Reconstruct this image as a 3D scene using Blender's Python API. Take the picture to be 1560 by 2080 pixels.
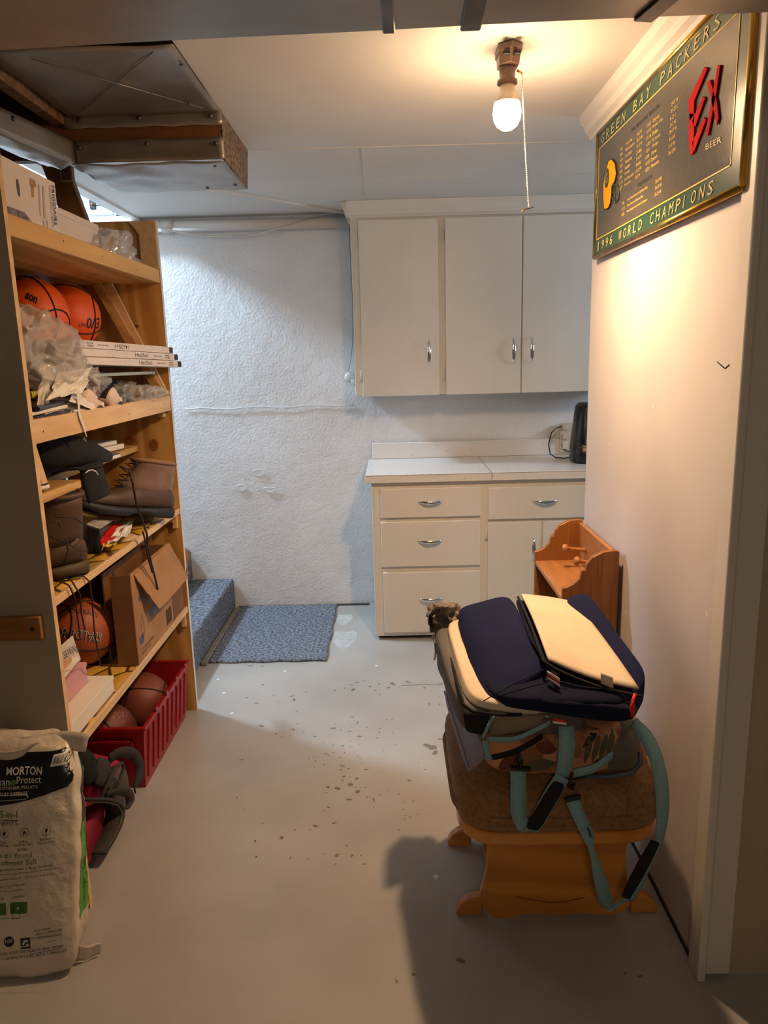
import bpy, bmesh, math, random
from mathutils import Vector, Matrix, noise
from mathutils.bvhtree import BVHTree
for o in list(bpy.data.objects): bpy.data.objects.remove(o)
S = bpy.context.scene
COL = S.collection
PI = math.pi
# ---------------------------------------------------------------- camera
cd = bpy.data.cameras.new('camera'); cam = bpy.data.objects.new('camera', cd); COL.objects.link(cam)
cd.sensor_fit = 'VERTICAL'; cd.sensor_height = 36; cd.sensor_width = 27; cd.lens = 25.96
cd.clip_start = .01
cam.matrix_world = Matrix(((0.99964, 0.02397, 0.01200, 0), (0.00668, 0.20679, -0.97836, 0), (-0.02593, 0.97809, 0.20656, 1.5), (0, 0, 0, 1)))
S.camera = cam
# ---------------------------------------------------------------- world, light, exposure
S.view_settings.view_transform = 'Standard'; S.view_settings.look = 'None'
S.view_settings.exposure = 0.25; S.view_settings.gamma = 1; S.view_settings.use_curve_mapping = False
w = bpy.data.worlds.new('world'); S.world = w; w.use_nodes = True
w.node_tree.nodes['Background'].inputs[0].default_value = (.75, .85, 1, 1)
w.node_tree.nodes['Background'].inputs[1].default_value = 0.14
BULB = 215.0
def area(name, loc, target, size, watts, col, sy=None):
    l = bpy.data.lights.new(name, 'AREA'); l.energy = watts; l.color = col; l.size = size
    l.shape = 'RECTANGLE'; l.size_y = sy or size
    o = bpy.data.objects.new(name, l); COL.objects.link(o); o.location = loc
    o.rotation_euler = (Vector(target) - Vector(loc)).to_track_quat('-Z', 'Y').to_euler(); return o
# daylight falling in through the glass at the top of the stairs
area('stair_daylight', (-2.45, 3.95, 2.95), (.1, 3.6, .9), .24, 84, (.62, .80, 1))
# daylight of the side room behind the partition
area('side_room_daylight', (2.7, 3.35, 1.75), (.6, 3.9, 1.2), .6, 17, (.66, .82, 1), .5)
# unseen warm fill light added under the ceiling behind the camera
area('rear_fill_light', (-.1, -1.3, 2.2), (-.1, .2, 0), .35, 10, (1, .78, .58))
# the LED bulb throws most of its light downwards
sl = bpy.data.lights.new('bulb_light', 'SPOT'); sl.energy = 74; sl.color = (1, .62, .33); sl.spot_size = math.radians(172); sl.spot_blend = 1; sl.shadow_soft_size = .03
slo = bpy.data.objects.new('bulb_light', sl); COL.objects.link(slo); slo.location = (.33, 2.15, 2.045)
# ---------------------------------------------------------------- mesh helpers
class MB:
    def __init__(s): s.v = []; s.f = []; s.sm = []
    def add(s, vs, fs, smooth=False):
        b = len(s.v); s.v += [tuple(v) for v in vs]; s.f += [tuple(i + b for i in f) for f in fs]; s.sm += [smooth] * len(fs); return s
    def box(s, x0, x1, y0, y1, z0, z1):
        return s.hexa([(x0, y0, z0), (x1, y0, z0), (x1, y1, z0), (x0, y1, z0), (x0, y0, z1), (x1, y0, z1), (x1, y1, z1), (x0, y1, z1)])
    def hexa(s, c):
        return s.add(c, [(0, 3, 2, 1), (4, 5, 6, 7), (0, 1, 5, 4), (1, 2, 6, 5), (2, 3, 7, 6), (3, 0, 4, 7)])
    def bar(s, a, b, w, h, up=(0, 0, 1)):
        a = Vector(a); b = Vector(b); d = (b - a).normalized(); r = d.cross(Vector(up)).normalized() * w / 2; u = r.cross(d).normalized() * h / 2
        return s.hexa([a - r - u, a + r - u, b + r - u, b - r - u, a - r + u, a + r + u, b + r + u, b - r + u])
    def prism(s, pts, d):
        d = Vector(d); pts = [Vector(p) for p in pts]; n = len(pts)
        return s.add(pts + [p + d for p in pts], [tuple(range(n))[::-1], tuple(range(n, 2 * n))] + [(i, (i + 1) % n, n + (i + 1) % n, n + i) for i in range(n)])
    def tube(s, pts, r, n=8, closed=False, smooth=True):
        pts = [Vector(p) for p in pts]; m = len(pts); vs = []; fs = []; u = None
        for i, p in enumerate(pts):
            if closed: d = pts[(i + 1) % m] - pts[i - 1]
            else: d = pts[min(i + 1, m - 1)] - pts[max(i - 1, 0)]
            if d.length < 1e-9: d = Vector((0, 0, 1))
            d.normalize()
            if u is None: u = d.orthogonal().normalized()
            u = (u - d * u.dot(d))
            if u.length < 1e-6: u = d.orthogonal()
            u.normalize(); v = d.cross(u); rr = r[i] if isinstance(r, (list, tuple)) else r
            vs += [p + (u * math.cos(a) + v * math.sin(a)) * rr for a in [2 * PI * k / n for k in range(n)]]
        for i in range(m if closed else m - 1):
            j = (i + 1) % m
            fs += [(i * n + k, i * n + (k + 1) % n, j * n + (k + 1) % n, j * n + k) for k in range(n)]
        if not closed: fs += [tuple(range(n))[::-1], tuple((m - 1) * n + k for k in range(n))]
        return s.add(vs, fs, smooth)
    def lathe(s, prof, c, axis=(0, 0, 1), n=20):
        ax = Vector(axis).normalized(); c = Vector(c); u = ax.orthogonal().normalized(); v = ax.cross(u); vs = []; fs = []; m = len(prof)
        for r, h in prof: vs += [c + ax * h + (u * math.cos(a) + v * math.sin(a)) * max(r, 1e-5) for a in [2 * PI * k / n for k in range(n)]]
        for i in range(m - 1): fs += [(i * n + k, i * n + (k + 1) % n, (i + 1) * n + (k + 1) % n, (i + 1) * n + k) for k in range(n)]
        fs += [tuple(range(n))[::-1], tuple((m - 1) * n + k for k in range(n))]
        return s.add(vs, fs, True)
    def grid(s, fn, nu, nv, thick=0, smooth=True):
        P = [[Vector(fn(i / nu, j / nv)) for j in range(nv + 1)] for i in range(nu + 1)]
        idx = lambda i, j: i * (nv + 1) + j
        top = [P[i][j] for i in range(nu + 1) for j in range(nv + 1)]
        fs = [(idx(i, j), idx(i + 1, j), idx(i + 1, j + 1), idx(i, j + 1)) for i in range(nu) for j in range(nv)]
        if not thick: return s.add(top, fs, smooth)
        N = []
        for i in range(nu + 1):
            for j in range(nv + 1):
                a = P[min(i + 1, nu)][j] - P[max(i - 1, 0)][j]; b = P[i][min(j + 1, nv)] - P[i][max(j - 1, 0)]
                n = a.cross(b); N.append(n.normalized() if n.length > 1e-12 else Vector((0, 0, 1)))
        bot = [p - n * thick for p, n in zip(top, N)]; M = len(top)
        fs2 = [tuple(M + k for k in f[::-1]) for f in fs]
        per = [idx(i, 0) for i in range(nu)] + [idx(nu, j) for j in range(nv)] + [idx(i, nv) for i in range(nu, 0, -1)] + [idx(0, j) for j in range(nv, 0, -1)]
        fs3 = [(per[k], M + per[k], M + per[(k + 1) % len(per)], per[(k + 1) % len(per)]) for k in range(len(per))]
        return s.add(top + bot, fs + fs2 + fs3, smooth)
    def blob(s, c8, n=10, rnd=.35, amp=0, sc=6, puff=0, seed=0, cr=0):
        """rounded soft box mapped onto eight corners (bottom 4 ccw, top 4 ccw)"""
        c8 = [Vector(c) for c in c8]; key = {}; vs = []; fs = []
        cen = sum(c8, Vector()) / 8
        def vert(p):
            k = tuple(round(q, 4) for q in p)
            if k in key: return key[k]
            x, y, z = p
            # round: blend cube towards superellipsoid
            e = 2 + 6 * (1 - rnd); r = (abs(x) ** e + abs(y) ** e + abs(z) ** e) ** (1 / e); q = Vector((x, y, z)) / max(r, 1e-6)
            pf = puff * (1 - x * x) * (1 - y * y)
            a, b, c = [(t + 1) / 2 for t in q]
            P = (c8[0] * (1 - a) * (1 - b) + c8[1] * a * (1 - b) + c8[2] * a * b + c8[3] * (1 - a) * b) * (1 - c) + (c8[4] * (1 - a) * (1 - b) + c8[5] * a * (1 - b) + c8[6] * a * b + c8[7] * (1 - a) * b) * c
            d = (P - cen).normalized()
            if pf: P += ((c8[4] + c8[5] + c8[6] + c8[7]) - (c8[0] + c8[1] + c8[2] + c8[3])).normalized() * pf * (1 if z > 0 else -1) * abs(z)
            if amp: P += d * amp * (noise.noise(P * sc + Vector((seed, seed * 2.3, 0))) + .5 * noise.noise(P * sc * 2.7 + Vector((0, seed, 5))))
            if cr: P += d * cr * (1 - 2 * abs(noise.noise(P * sc * 1.6 + Vector((seed, 3, 1)))) - 1.4 * abs(noise.noise(P * sc * 3.3 + Vector((7, seed, 1)))))
            key[k] = len(vs); vs.append(P); return key[k]
        L = [-1 + 2 * i / n for i in range(n + 1)]
        for ax in range(3):
            for sgn in (-1, 1):
                for i in range(n):
                    for j in range(n):
                        q = []
                        for (u, v) in ((L[i], L[j]), (L[i + 1], L[j]), (L[i + 1], L[j + 1]), (L[i], L[j + 1])):
                            p = [0, 0, 0]; p[ax] = sgn; p[(ax + 1) % 3] = u; p[(ax + 2) % 3] = v; q.append(vert(p))
                        fs.append(tuple(q) if sgn > 0 else tuple(q[::-1]))
        return s.add(vs, fs, True)
    def loft(s, secs, n=16, ex=2.4):
        """secs: (center, half-width vector, half-height vector)"""
        vs = []; fs = []; m = len(secs)
        for c, a, b in secs:
            c = Vector(c); a = Vector(a); b = Vector(b)
            for k in range(n):
                t = 2 * PI * k / n; cs, sn = math.cos(t), math.sin(t)
                vs.append(c + a * math.copysign(abs(cs) ** (2 / ex), cs) + b * math.copysign(abs(sn) ** (2 / ex), sn))
        for i in range(m - 1): fs += [(i * n + k, i * n + (k + 1) % n, (i + 1) * n + (k + 1) % n, (i + 1) * n + k) for k in range(n)]
        fs += [tuple(range(n))[::-1], tuple((m - 1) * n + k for k in range(n))]
        return s.add(vs, fs, True)
    def strap(s, pts, wv, t=.002, sub=5):
        """flat webbing through pts; wv: half-width vectors"""
        P = [Vector(p) for p in pts]; W = [Vector(q) for q in wv]; n = len(P) - 1
        def cr(A, t):
            i = min(int(t), n - 1); f = t - i; g = lambda k: A[max(0, min(n, k))]
            a, b, c, d = g(i - 1), g(i), g(i + 1), g(i + 2)
            return .5 * ((2 * b) + (c - a) * f + (2 * a - 5 * b + 4 * c - d) * f * f + (3 * b - a - 3 * c + d) * f ** 3)
        return s.grid(lambda u, v: cr(P, u * n) + cr(W, u * n) * (2 * v - 1), n * sub, 2, t)
def B8(x0, x1, y0, y1, z0, z1): return [(x0, y0, z0), (x1, y0, z0), (x1, y1, z0), (x0, y1, z0), (x0, y0, z1), (x1, y0, z1), (x1, y1, z1), (x0, y1, z1)]
def rot8(c8, ang, axis='Z', piv=None):
    c8 = [Vector(c) for c in c8]; piv = Vector(piv) if piv else sum(c8, Vector()) / 8; R = Matrix.Rotation(ang, 3, axis); return [R @ (c - piv) + piv for c in c8]
def base(o):
    while o.parent: o = o.parent
    return o
def link(o, parent=None):
    COL.objects.link(o)
    if parent:
        o.parent = parent; o.matrix_parent_inverse = Matrix.Translation(base(parent).location).inverted() if not parent.parent and parent.type == 'EMPTY' else Matrix()
    return o
def ob(name, mb, m, parent=None, bev=0, seg=1, smooth=None, label=None, rec=True):
    me = bpy.data.meshes.new(name); me.from_pydata(mb.v, [], mb.f); me.update()
    if rec:
        bm = bmesh.new(); bm.from_mesh(me); bmesh.ops.recalc_face_normals(bm, faces=bm.faces); bm.to_mesh(me); bm.free()
    if smooth is None: me.polygons.foreach_set('use_smooth', mb.sm)
    else: me.polygons.foreach_set('use_smooth', [smooth] * len(me.polygons))
    for mm in (m if isinstance(m, (list, tuple)) else [m]): me.materials.append(mm)
    o = bpy.data.objects.new(name, me); link(o, parent)
    if bev:
        b = o.modifiers.new('bevel', 'BEVEL'); b.width = bev; b.segments = seg; b.limit_method = 'ANGLE'; b.angle_limit = .6
    if label: o['label'] = label
    return o
def tag(o, label=None, cat=None, group=None, kind=None):
    for k, v in (('label', label), ('category', cat), ('group', group), ('kind', kind)):
        if v: o[k] = v
    return o
def thing(name, label, cat, loc, group=None):
    o = bpy.data.objects.new(name, None); COL.objects.link(o); o.location = loc; o.empty_display_size = .05
    return tag(o, label, cat, group)
def struct(name, mb, m, **k): return tag(ob(name, mb, m, **k), kind='structure')
def bvh(o):
    me = o.data; return BVHTree.FromPolygons([v.co.copy() for v in me.vertices], [tuple(p.vertices) for p in me.polygons])
def drape(me, tree, d, off, maxe=.02):
    bm = bmesh.new(); bm.from_mesh(me)
    bmesh.ops.triangulate(bm, faces=bm.faces)
    for _ in range(5):
        es = [e for e in bm.edges if e.calc_length() > maxe]
        if not es: break
        bmesh.ops.subdivide_edges(bm, edges=es, cuts=1); bmesh.ops.triangulate(bm, faces=bm.faces)
    d = Vector(d).normalized()
    for v in bm.verts:
        h = tree.ray_cast(v.co - d * .3, d)
        if h[0] is None: h = tree.find_nearest(v.co)
        v.co = h[0] - d * off
    bm.to_mesh(me); bm.free()
_dg = None
def text(s, P0, P1, P2, m, parent, name='lettering', onto=None, d=None, off=.0012, thick=.0004, bold=0, shear=0, maxe=.02):
    """text filling the parallelogram P0 (bottom left), P1 (bottom right), P2 (top left)"""
    cu = bpy.data.curves.new('t', 'FONT'); cu.body = s; cu.resolution_u = 2; cu.offset = bold; cu.shear = shear
    o = bpy.data.objects.new('t', cu); COL.objects.link(o)
    me = bpy.data.meshes.new_from_object(o.evaluated_get(bpy.context.evaluated_depsgraph_get())); bpy.data.objects.remove(o); bpy.data.curves.remove(cu)
    me.name = name
    xs = [v.co.x for v in me.vertices]; ys = [v.co.y for v in me.vertices]
    if not xs: return None
    x0, x1 = min(xs), max(xs); y0, y1 = (0 if min(ys) > -.05 else min(ys)), max(ys)
    P0 = Vector(P0); U = Vector(P1) - P0; W = Vector(P2) - P0; n = U.cross(W).normalized()
    for v in me.vertices: v.co = P0 + U * ((v.co.x - x0) / (x1 - x0)) + W * ((v.co.y - y0) / (y1 - y0)) + n * off
    me.materials.clear(); me.materials.append(m); me.update()
    if onto is not None: drape(me, onto, d if d is not None else -n, off, maxe)
    return link(bpy.data.objects.new(name, me), parent)
def patch(name, polys, m, parent, onto=None, d=None, off=.001, maxe=.02, n=None, label=None):
    mb = MB(); n = Vector(n or (0, 0, 0)); polys = [q for p in polys for q in (p if hasattr(p[0][0], '__len__') else [p])]
    for p in polys: mb.add([Vector(q) + n * off for q in p], [tuple(range(len(p)))])
    me = bpy.data.meshes.new(name); me.from_pydata(mb.v, [], mb.f); me.materials.append(m); me.update()
    if onto is not None: drape(me, onto, d, off, maxe); me.polygons.foreach_set('use_smooth', [True] * len(me.polygons))
    o = link(bpy.data.objects.new(name, me), parent)
    if label: o['label'] = label
    return o
def ring(c, u, v, r, w, n=28, r2=None):
    c = Vector(c); u = Vector(u).normalized(); v = Vector(v).normalized(); r2 = r2 or r; out = []
    P = lambda k, q: c + u * math.cos(2 * PI * k / n) * (r + q) + v * math.sin(2 * PI * k / n) * (r2 + q)
    return [[P(k, -w / 2), P(k, w / 2), P(k + 1, w / 2), P(k + 1, -w / 2)] for k in range(n)]
def disc(c, u, v, r, n=20, r2=None):
    c = Vector(c); u = Vector(u).normalized(); v = Vector(v).normalized(); return [[c + u * math.cos(2 * PI * k / n) * r + v * math.sin(2 * PI * k / n) * (r2 or r) for k in range(n)]]
# ---------------------------------------------------------------- materials
def lin(c): return tuple(((x / 12.92) if x <= .04045 else ((x + .055) / 1.055) ** 2.4) for x in c[:3]) + (1,)
MC = {}
def mat(name, c, rough=.6, metal=0, c2=None, sc=8, stretch=(1, 1, 1), det=4, lo=.35, hi=.65, bump=0, bsc=40, bstretch=None, emit=0, alpha=1, trans=0, coat=0, sheen=0, spec=.5, wave=0, dist=.005):
    if name in MC: return MC[name]
    m = bpy.data.materials.new(name); m.use_nodes = True; nt = m.node_tree; N = nt.nodes; L = nt.links; b = N['Principled BSDF']
    b.inputs['Base Color'].default_value = lin(c); b.inputs['Roughness'].default_value = rough; b.inputs['Metallic'].default_value = metal
    b.inputs['Specular IOR Level'].default_value = spec
    if coat: b.inputs['Coat Weight'].default_value = coat; b.inputs['Coat Roughness'].default_value = .12
    if sheen: b.inputs['Sheen Weight'].default_value = sheen
    if emit: b.inputs['Emission Color'].default_value = lin(c); b.inputs['Emission Strength'].default_value = emit
    if alpha < 1: b.inputs['Alpha'].default_value = alpha
    if trans: b.inputs['Transmission Weight'].default_value = trans
    tc = N.new('ShaderNodeTexCoord')
    def mp(st):
        q = N.new('ShaderNodeMapping'); q.inputs['Scale'].default_value = st; L.new(tc.outputs['Object'], q.inputs[0]); return q
    if c2:
        q = mp(stretch); t = N.new('ShaderNodeTexNoise'); t.inputs['Scale'].default_value = sc; t.inputs['Detail'].default_value = det; L.new(q.outputs[0], t.inputs[0])
        src = t.outputs['Fac']
        if wave:
            wv = N.new('ShaderNodeTexWave'); wv.inputs['Scale'].default_value = wave; wv.inputs['Distortion'].default_value = 6; wv.inputs['Detail'].default_value = 3; wv.bands_direction = 'DIAGONAL'
            L.new(q.outputs[0], wv.inputs[0]); mx = N.new('ShaderNodeMath'); mx.operation = 'MULTIPLY_ADD'; mx.inputs[1].default_value = .45
            L.new(wv.outputs['Fac'], mx.inputs[0]); m2 = N.new('ShaderNodeMath'); m2.operation = 'MULTIPLY'; m2.inputs[1].default_value = .6; L.new(src, m2.inputs[0]); L.new(m2.outputs[0], mx.inputs[2]); src = mx.outputs[0]
        r = N.new('ShaderNodeValToRGB'); r.color_ramp.elements[0].position = lo; r.color_ramp.elements[1].position = hi
        r.color_ramp.elements[0].color = lin(c); r.color_ramp.elements[1].color = lin(c2); L.new(src, r.inputs[0]); L.new(r.outputs[0], b.inputs['Base Color'])
    if bump:
        q = mp(bstretch or (1, 1, 1)); t = N.new('ShaderNodeTexNoise'); t.inputs['Scale'].default_value = bsc; t.inputs['Detail'].default_value = 3; L.new(q.outputs[0], t.inputs[0])
        bp = N.new('ShaderNodeBump'); bp.inputs['Strength'].default_value = bump; bp.inputs['Distance'].default_value = dist; L.new(t.outputs['Fac'], bp.inputs['Height']); L.new(bp.outputs[0], b.inputs['Normal'])
    MC[name] = m; return m
white_paint = mat('white_paint', (.86, .85, .83), .45, c2=(.82, .81, .78), sc=3, bump=.15, bsc=25, spec=.4)
ceil_paint = mat('ceiling_paint', (.86, .85, .83), .6, c2=(.83, .82, .79), sc=2, bump=.08, bsc=30)
cab_paint = mat('cabinet_paint', (.87, .86, .83), .38, c2=(.85, .83, .79), sc=2.5, stretch=(1, 1, .3), bump=.12, bsc=18, bstretch=(6, 6, 1))
wall_board = mat('painted_wallboard', (.82, .80, .80), .42, c2=(.79, .77, .76), sc=3, bump=.1, bsc=14)
trim_paint = mat('trim_paint', (.83, .81, .78), .4, bump=.1, bsc=20)
brown_wall = mat('beige_wall', (.72, .66, .58), .55, c2=(.69, .63, .55), sc=3)
pine = mat('pine', (.80, .64, .40), .5, c2=(.70, .53, .30), sc=5, stretch=(6, .5, 6), bump=.1, bsc=30, wave=1.2)
pine_y = mat('pine_upright', (.78, .61, .36), .5, c2=(.67, .49, .25), sc=5, stretch=(5, 5, .5), bump=.1, bsc=30, wave=1.5)
pine_dark = mat('old_plywood', (.50, .33, .18), .65, c2=(.36, .22, .11), sc=4, stretch=(4, 4, .5), wave=1)
pale_wood = mat('pale_softwood', (.87, .74, .56), .5, c2=(.80, .65, .46), sc=5, stretch=(6, .6, 6), bump=.08)
lip_wood = mat('honey_lip', (.84, .67, .40), .45, c2=(.78, .60, .33), sc=5, stretch=(6, .4, 6), bump=.06)
metal_duct = mat('galvanised_steel', (.60, .57, .53), .38, .65, c2=(.52, .49, .46), sc=4, bump=.25, bsc=5, dist=.02)
steel_dark = mat('galvanised_band', (.45, .43, .41), .45, .9, c2=(.30, .28, .26), sc=6)
joist = mat('joist_wood', (.50, .36, .22), .7, c2=(.34, .23, .13), sc=5, stretch=(1, 8, 8))
chrome = mat('chrome', (.85, .85, .86), .12, 1)
black_plastic = mat('black_plastic', (.07, .07, .08), .3, spec=.5)
black_cloth = mat('black_cloth', (.07, .07, .08), .9, c2=(.04, .04, .045), sc=20, bump=.3, bsc=60)
brass = mat('brass', (.85, .70, .36), .22, 1, c2=(.70, .56, .28), sc=20)
ink = mat('black_ink', (.06, .06, .07), .6)
paper = mat('white_paper', (.88, .86, .82), .6, bump=.15, bsc=25)
# ---------------------------------------------------------------- structure
fl = mat('painted_concrete', (.665, .66, .64), .36, c2=(.61, .60, .575), sc=2.2, det=6, bump=.12, bsc=9, spec=.45)
floor = struct('floor', MB().box(-4, 4, -3, 4.5, -.1, 0), fl)
chip = mat('bare_concrete', (.49, .47, .41), .8, c2=(.42, .40, .35), sc=60)
chipw = mat('paint_flake', (.86, .87, .87), .5)
SP = [(-669,3445,6,7),(-732,3453,13,6),(-631,3232,7,7),(-418,3141,6,4),(-682,3098,5,7),(-629,3042,9,7),(-562,3111,5,3),(-539,3054,3,3),(-477,3104,9,8),(-463,3068,8,11),(-436,2959,5,6),(-561,2898,3,3),(-571,2833,11,7),(-433,2797,7,6),(-422,2846,4,4),(-499,2765,8,4),(-472,2736,6,5),(-388,2783,4,4),(-346,2764,3,4),(-336,2737,6,6),(-388,2763,3,3),(-438,2747,2,3),(-300,2685,2,3),(-257,2663,3,4),(-219,2658,7,3),(-190,2649,3,3),(-287,3152,6,6),(-242,3177,6,5),(-203,3157,9,14),(-189,3234,14,5),(-153,3249,5,4),(-127,3186,8,6),(-82,3214,6,8),(-19,3211,10,12),(-40,3171,7,9),(-99,3145,5,4),(-77,3099,4,4),(11,3165,3,4),(52,3228,12,8),(126,3162,7,5),(154,3126,3,3),(197,3188,9,4),(-215,3208,8,5),(-269,2800,11,7),(-261,2833,3,3),(-236,2785,4,3),(-214,2764,3,3),(-197,2769,7,4),(-199,2744,3,3),(-157,2730,7,6),(-190,2803,3,4),(-196,2894,8,3),(-169,2845,4,10),(-128,2803,3,4),(-75,2789,4,4),(-77,2756,3,6),(-84,2715,3,7),(-49,2865,4,4),(-24,2863,4,4),(-22,2754,3,3),(-193,2692,3,3),(-154,2668,3,3),(-60,2618,2,3),(-12,2660,2,3),(-281,2603,5,4),(-271,2588,4,3),(-253,2607,3,3),(-224,2571,4,3),(-210,2608,3,2),(-324,2576,3,2),(-317,2548,4,4),(-316,2510,2,3),(-343,2567,2,2),(-281,2524,4,4),(-212,2512,8,5),(-188,2492,4,5),(-217,2485,4,3),(-157,2578,4,3),(-147,2561,2,3),(-139,2527,2,2),(-122,2484,6,5),(-202,2441,8,4),(-180,2438,3,3),(-205,2413,4,6),(-154,2424,7,8),(-175,2389,8,12),(-220,2365,8,13),(-255,2373,8,6),(-148,2342,11,6),(-259,2341,2,3),(-175,2296,7,7),(-155,2370,3,3),(-139,2365,2,2),(-123,2367,2,3),(-112,2371,3,3),(-112,2308,2,4),(-90,2293,4,10),(-89,2248,2,2),(-69,2321,2,3),(-39,2342,2,2),(-2,2323,2,3),(15,2276,3,2),(47,2279,4,3),(35,2405,6,7),(73,2519,2,3),(97,2476,4,5),(12,2233,3,2),(15,2197,1,2),(14,2180,2,2),(34,2189,3,3),(59,2204,1,2),(-244,2253,6,4),(-257,2235,2,2),(-217,2166,7,5),(-278,2152,8,7),(-294,2132,4,3),(-405,2504,3,4),(-603,2571,7,6),(-455,2171,1,2),(-344,2134,3,5),(-381,2095,8,7),(-463,2081,4,5),(-170,2050,3,3),(-197,2004,7,7),(-151,2001,5,6),(-123,2001,2,2),(-111,1962,4,4),(-239,2011,2,2),(-286,1991,2,2),(-340,1997,3,6),(-446,2004,4,4),(-532,2248,2,3),(-570,2320,2,5),(-5,2122,1,4),(118,2048,1,4),(124,2638,20,22),(141,2595,13,13),(168,2695,9,5),(140,2999,5,5),(186,3062,5,4),(184,2996,4,6),(-199,1965,3,2),(143,1594,10,8),(-19,1533,4,5),(544,1545,5,3),(577,1536,5,4),(24,1553,9,4)]
rnd = random.Random(4); mb = MB(); mw = MB()
for i, (x, y, a, b) in enumerate(SP):      # surveyed spots in millimetres
    x, y, a, b = x / 1000, y / 1000, max(a, 3) / 1000, max(b, 3) / 1000
    n = 11; ph = rnd.random() * 6
    P = [(x + a * math.cos(t) * k, y + b * math.sin(t) * k, .0006) for t, k in [(2 * PI * j / n, 1 + .35 * math.sin(2 * (2 * PI * j / n) + ph) + rnd.uniform(-.3, .3)) for j in range(n)]]
    mb.add(P + [(x, y, .0007)], [(j, (j + 1) % n, n) for j in range(n)])
for x, y in ((-.55, 3.38), (-.86, 3.3), (-.8, 3.15), (.35, 3.02), (-.72, 2.95), (-.1, 3.42), (.1, 1.9)):
    mw.add([(x - .008, y, .0008), (x, y - .01, .0008), (x + .01, y + .004, .0008), (x, y + .012, .0008)], [(0, 1, 2, 3)])
tag(ob('paint_chip', mb, chip, floor), kind='stuff'); tag(ob('paint_flake', mw, chipw, floor), kind='stuff')
patch('scrape', [[(.02, 3.19, .0008), (.22, 3.20, .0008), (.22, 3.204, .0008), (.02, 3.195, .0008)]], chip, floor)
pale = mat('worn_pale_patch', (.74, .76, .76), .5, c2=(.66, .68, .66), sc=30)
patch('worn_patch', [[(-.28 + .07 * math.cos(t), 3.80 + .13 * math.sin(t) * (1 + .3 * math.sin(3 * t)), .0005) for t in [k * .4 for k in range(15)]], [(-.30 + .05 * math.cos(t), 4.1 + .09 * math.sin(t) * (1 + .3 * math.sin(3 * t)), .0005) for t in [k * .4 for k in range(15)]]], pale, floor)
stucco = mat('painted_stucco', (.88, .885, .89), .5, c2=(.85, .85, .85), sc=4, bump=.5, bsc=70, dist=.006)
# the back wall: really uneven masonry under many coats of paint
def wy(x, z): return 4.36 - .004 * noise.noise(Vector((x * 3, z * 3, 1))) - .0012 * noise.noise(Vector((x * 17, z * 17, 3))) - .0012 * noise.noise(Vector((x * 45, z * 45, 7)))
mb = MB().grid(lambda u, v: (-1.55 + u * 3.05, wy(-1.55 + u * 3.05, v * 2.3), v * 2.3), 220, 170)
mb.box(-4, 4, 4.37, 4.5, 0, 3.9); mb.box(-3.1, -1.5, 4.355, 4.38, 0, 3.8); mb.box(1.45, 4, 4.355, 4.38, 0, 2.3)
wb = struct('wall_back', mb, stucco)
for (x, z, a, b) in ((-.795, .838, .03, .02), (-.905, .75, .026, .018), (-.735, .735, .036, .014)):
    P = [(x + a * math.cos(t) * (1 + .3 * math.sin(3 * t)), 4.351, z + b * math.sin(t)) for t in [2 * PI * k / 14 for k in range(14)]]
    ob('patch_mark', MB().tube(P, .0022, 5, True), stucco, wb)
ob('wall_crack', MB().tube([(-1.2 + .09 * k, 4.352, 1.225 + .006 * math.sin(k * 1.7)) for k in range(12)], .0025, 5), stucco, wb)
brick_m = mat('white_painted_brick', (.90, .91, .92), .5, bump=.4, bsc=30)
for r in range(7):
    for c in range(5):
        x = -2.35 + c * .212 + (r % 2) * .1; z = 2.16 + r * .074
        if x + .2 < -1.25 or r < 1: ob('brick', MB().box(x, x + .2, 4.335, 4.36, z, z + .063), brick_m, wb, bev=.004)
struct('wall_foot_strip', MB().box(-.97, -.16, 4.338, 4.36, 0, .006), mat('dark_strip', (.25, .22, .2), .8))  # thin dark strip along the foot of the back wall
struct('wall_left', MB().box(-3.2, -3.05, -3, 4.4, 0, 3.9), wall_board)
struct('wall_rear', MB().box(-4, 4, -3.1, -3, 0, 2.5), wall_board)
struct('wall_side_room', MB().box(3.2, 3.35, -3, 4.4, 0, 2.4), wall_board)
# ceiling: plastered panels with a taped joint, open joists to the left of the duct
cm = MB().box(-.52, 4, -3, 3.03, 2.28, 2.34).box(-1.42, 4, 3.03, 4.4, 2.28, 2.34)
ceil = struct('ceiling', cm, ceil_paint)
struct('trim_1', MB().bar((-.52, 3.03, 2.2795), (.80, 3.045, 2.2795), .008, .004), ceil_paint)
struct('trim_2', MB().bar((-.085, 3.03, 2.2795), (-.10, 3.95, 2.2795), .006, .004).bar((-.09, 3.55, 2.2795), (1.1, 3.57, 2.2795), .004, .003), ceil_paint)
struct('lamplit_strip', MB().bar((-.85, 3.62, 2.275), (-.19, 4.35, 2.275), .05, .012, ), trim_paint)  # raised pale strip imitates a streak of bulb light on the ceiling
for x, y in ((-.50, 2.35), (-.18, 2.02), (-.17, 2.35), (.52, 2.5), (.25, 2.6)): patch('paint_nick', [disc((x, y, 2.279), (1, 0, 0), (0, 1, 0), .007, 7, .004)], trim_paint, ceil)
struct('ceiling_subfloor', MB().box(-4, -.52, -3, 3.03, 2.50, 2.54), joist)
struct('ceiling_stairwell', MB().box(-3.2, -1.3, 3.0, 4.4, 3.8, 3.9), ceil_paint)
struct('wall_stairwell_front', MB().box(-3.2, -1.42, 3.0, 3.06, 2.26, 3.9).box(-3.2, -1.62, 3.0, 3.06, 0, 2.26), white_paint)
struct('wall_stairwell_side', MB().box(-1.42, -1.36, 3.0, 4.4, 2.27, 3.9), white_paint)
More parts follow.
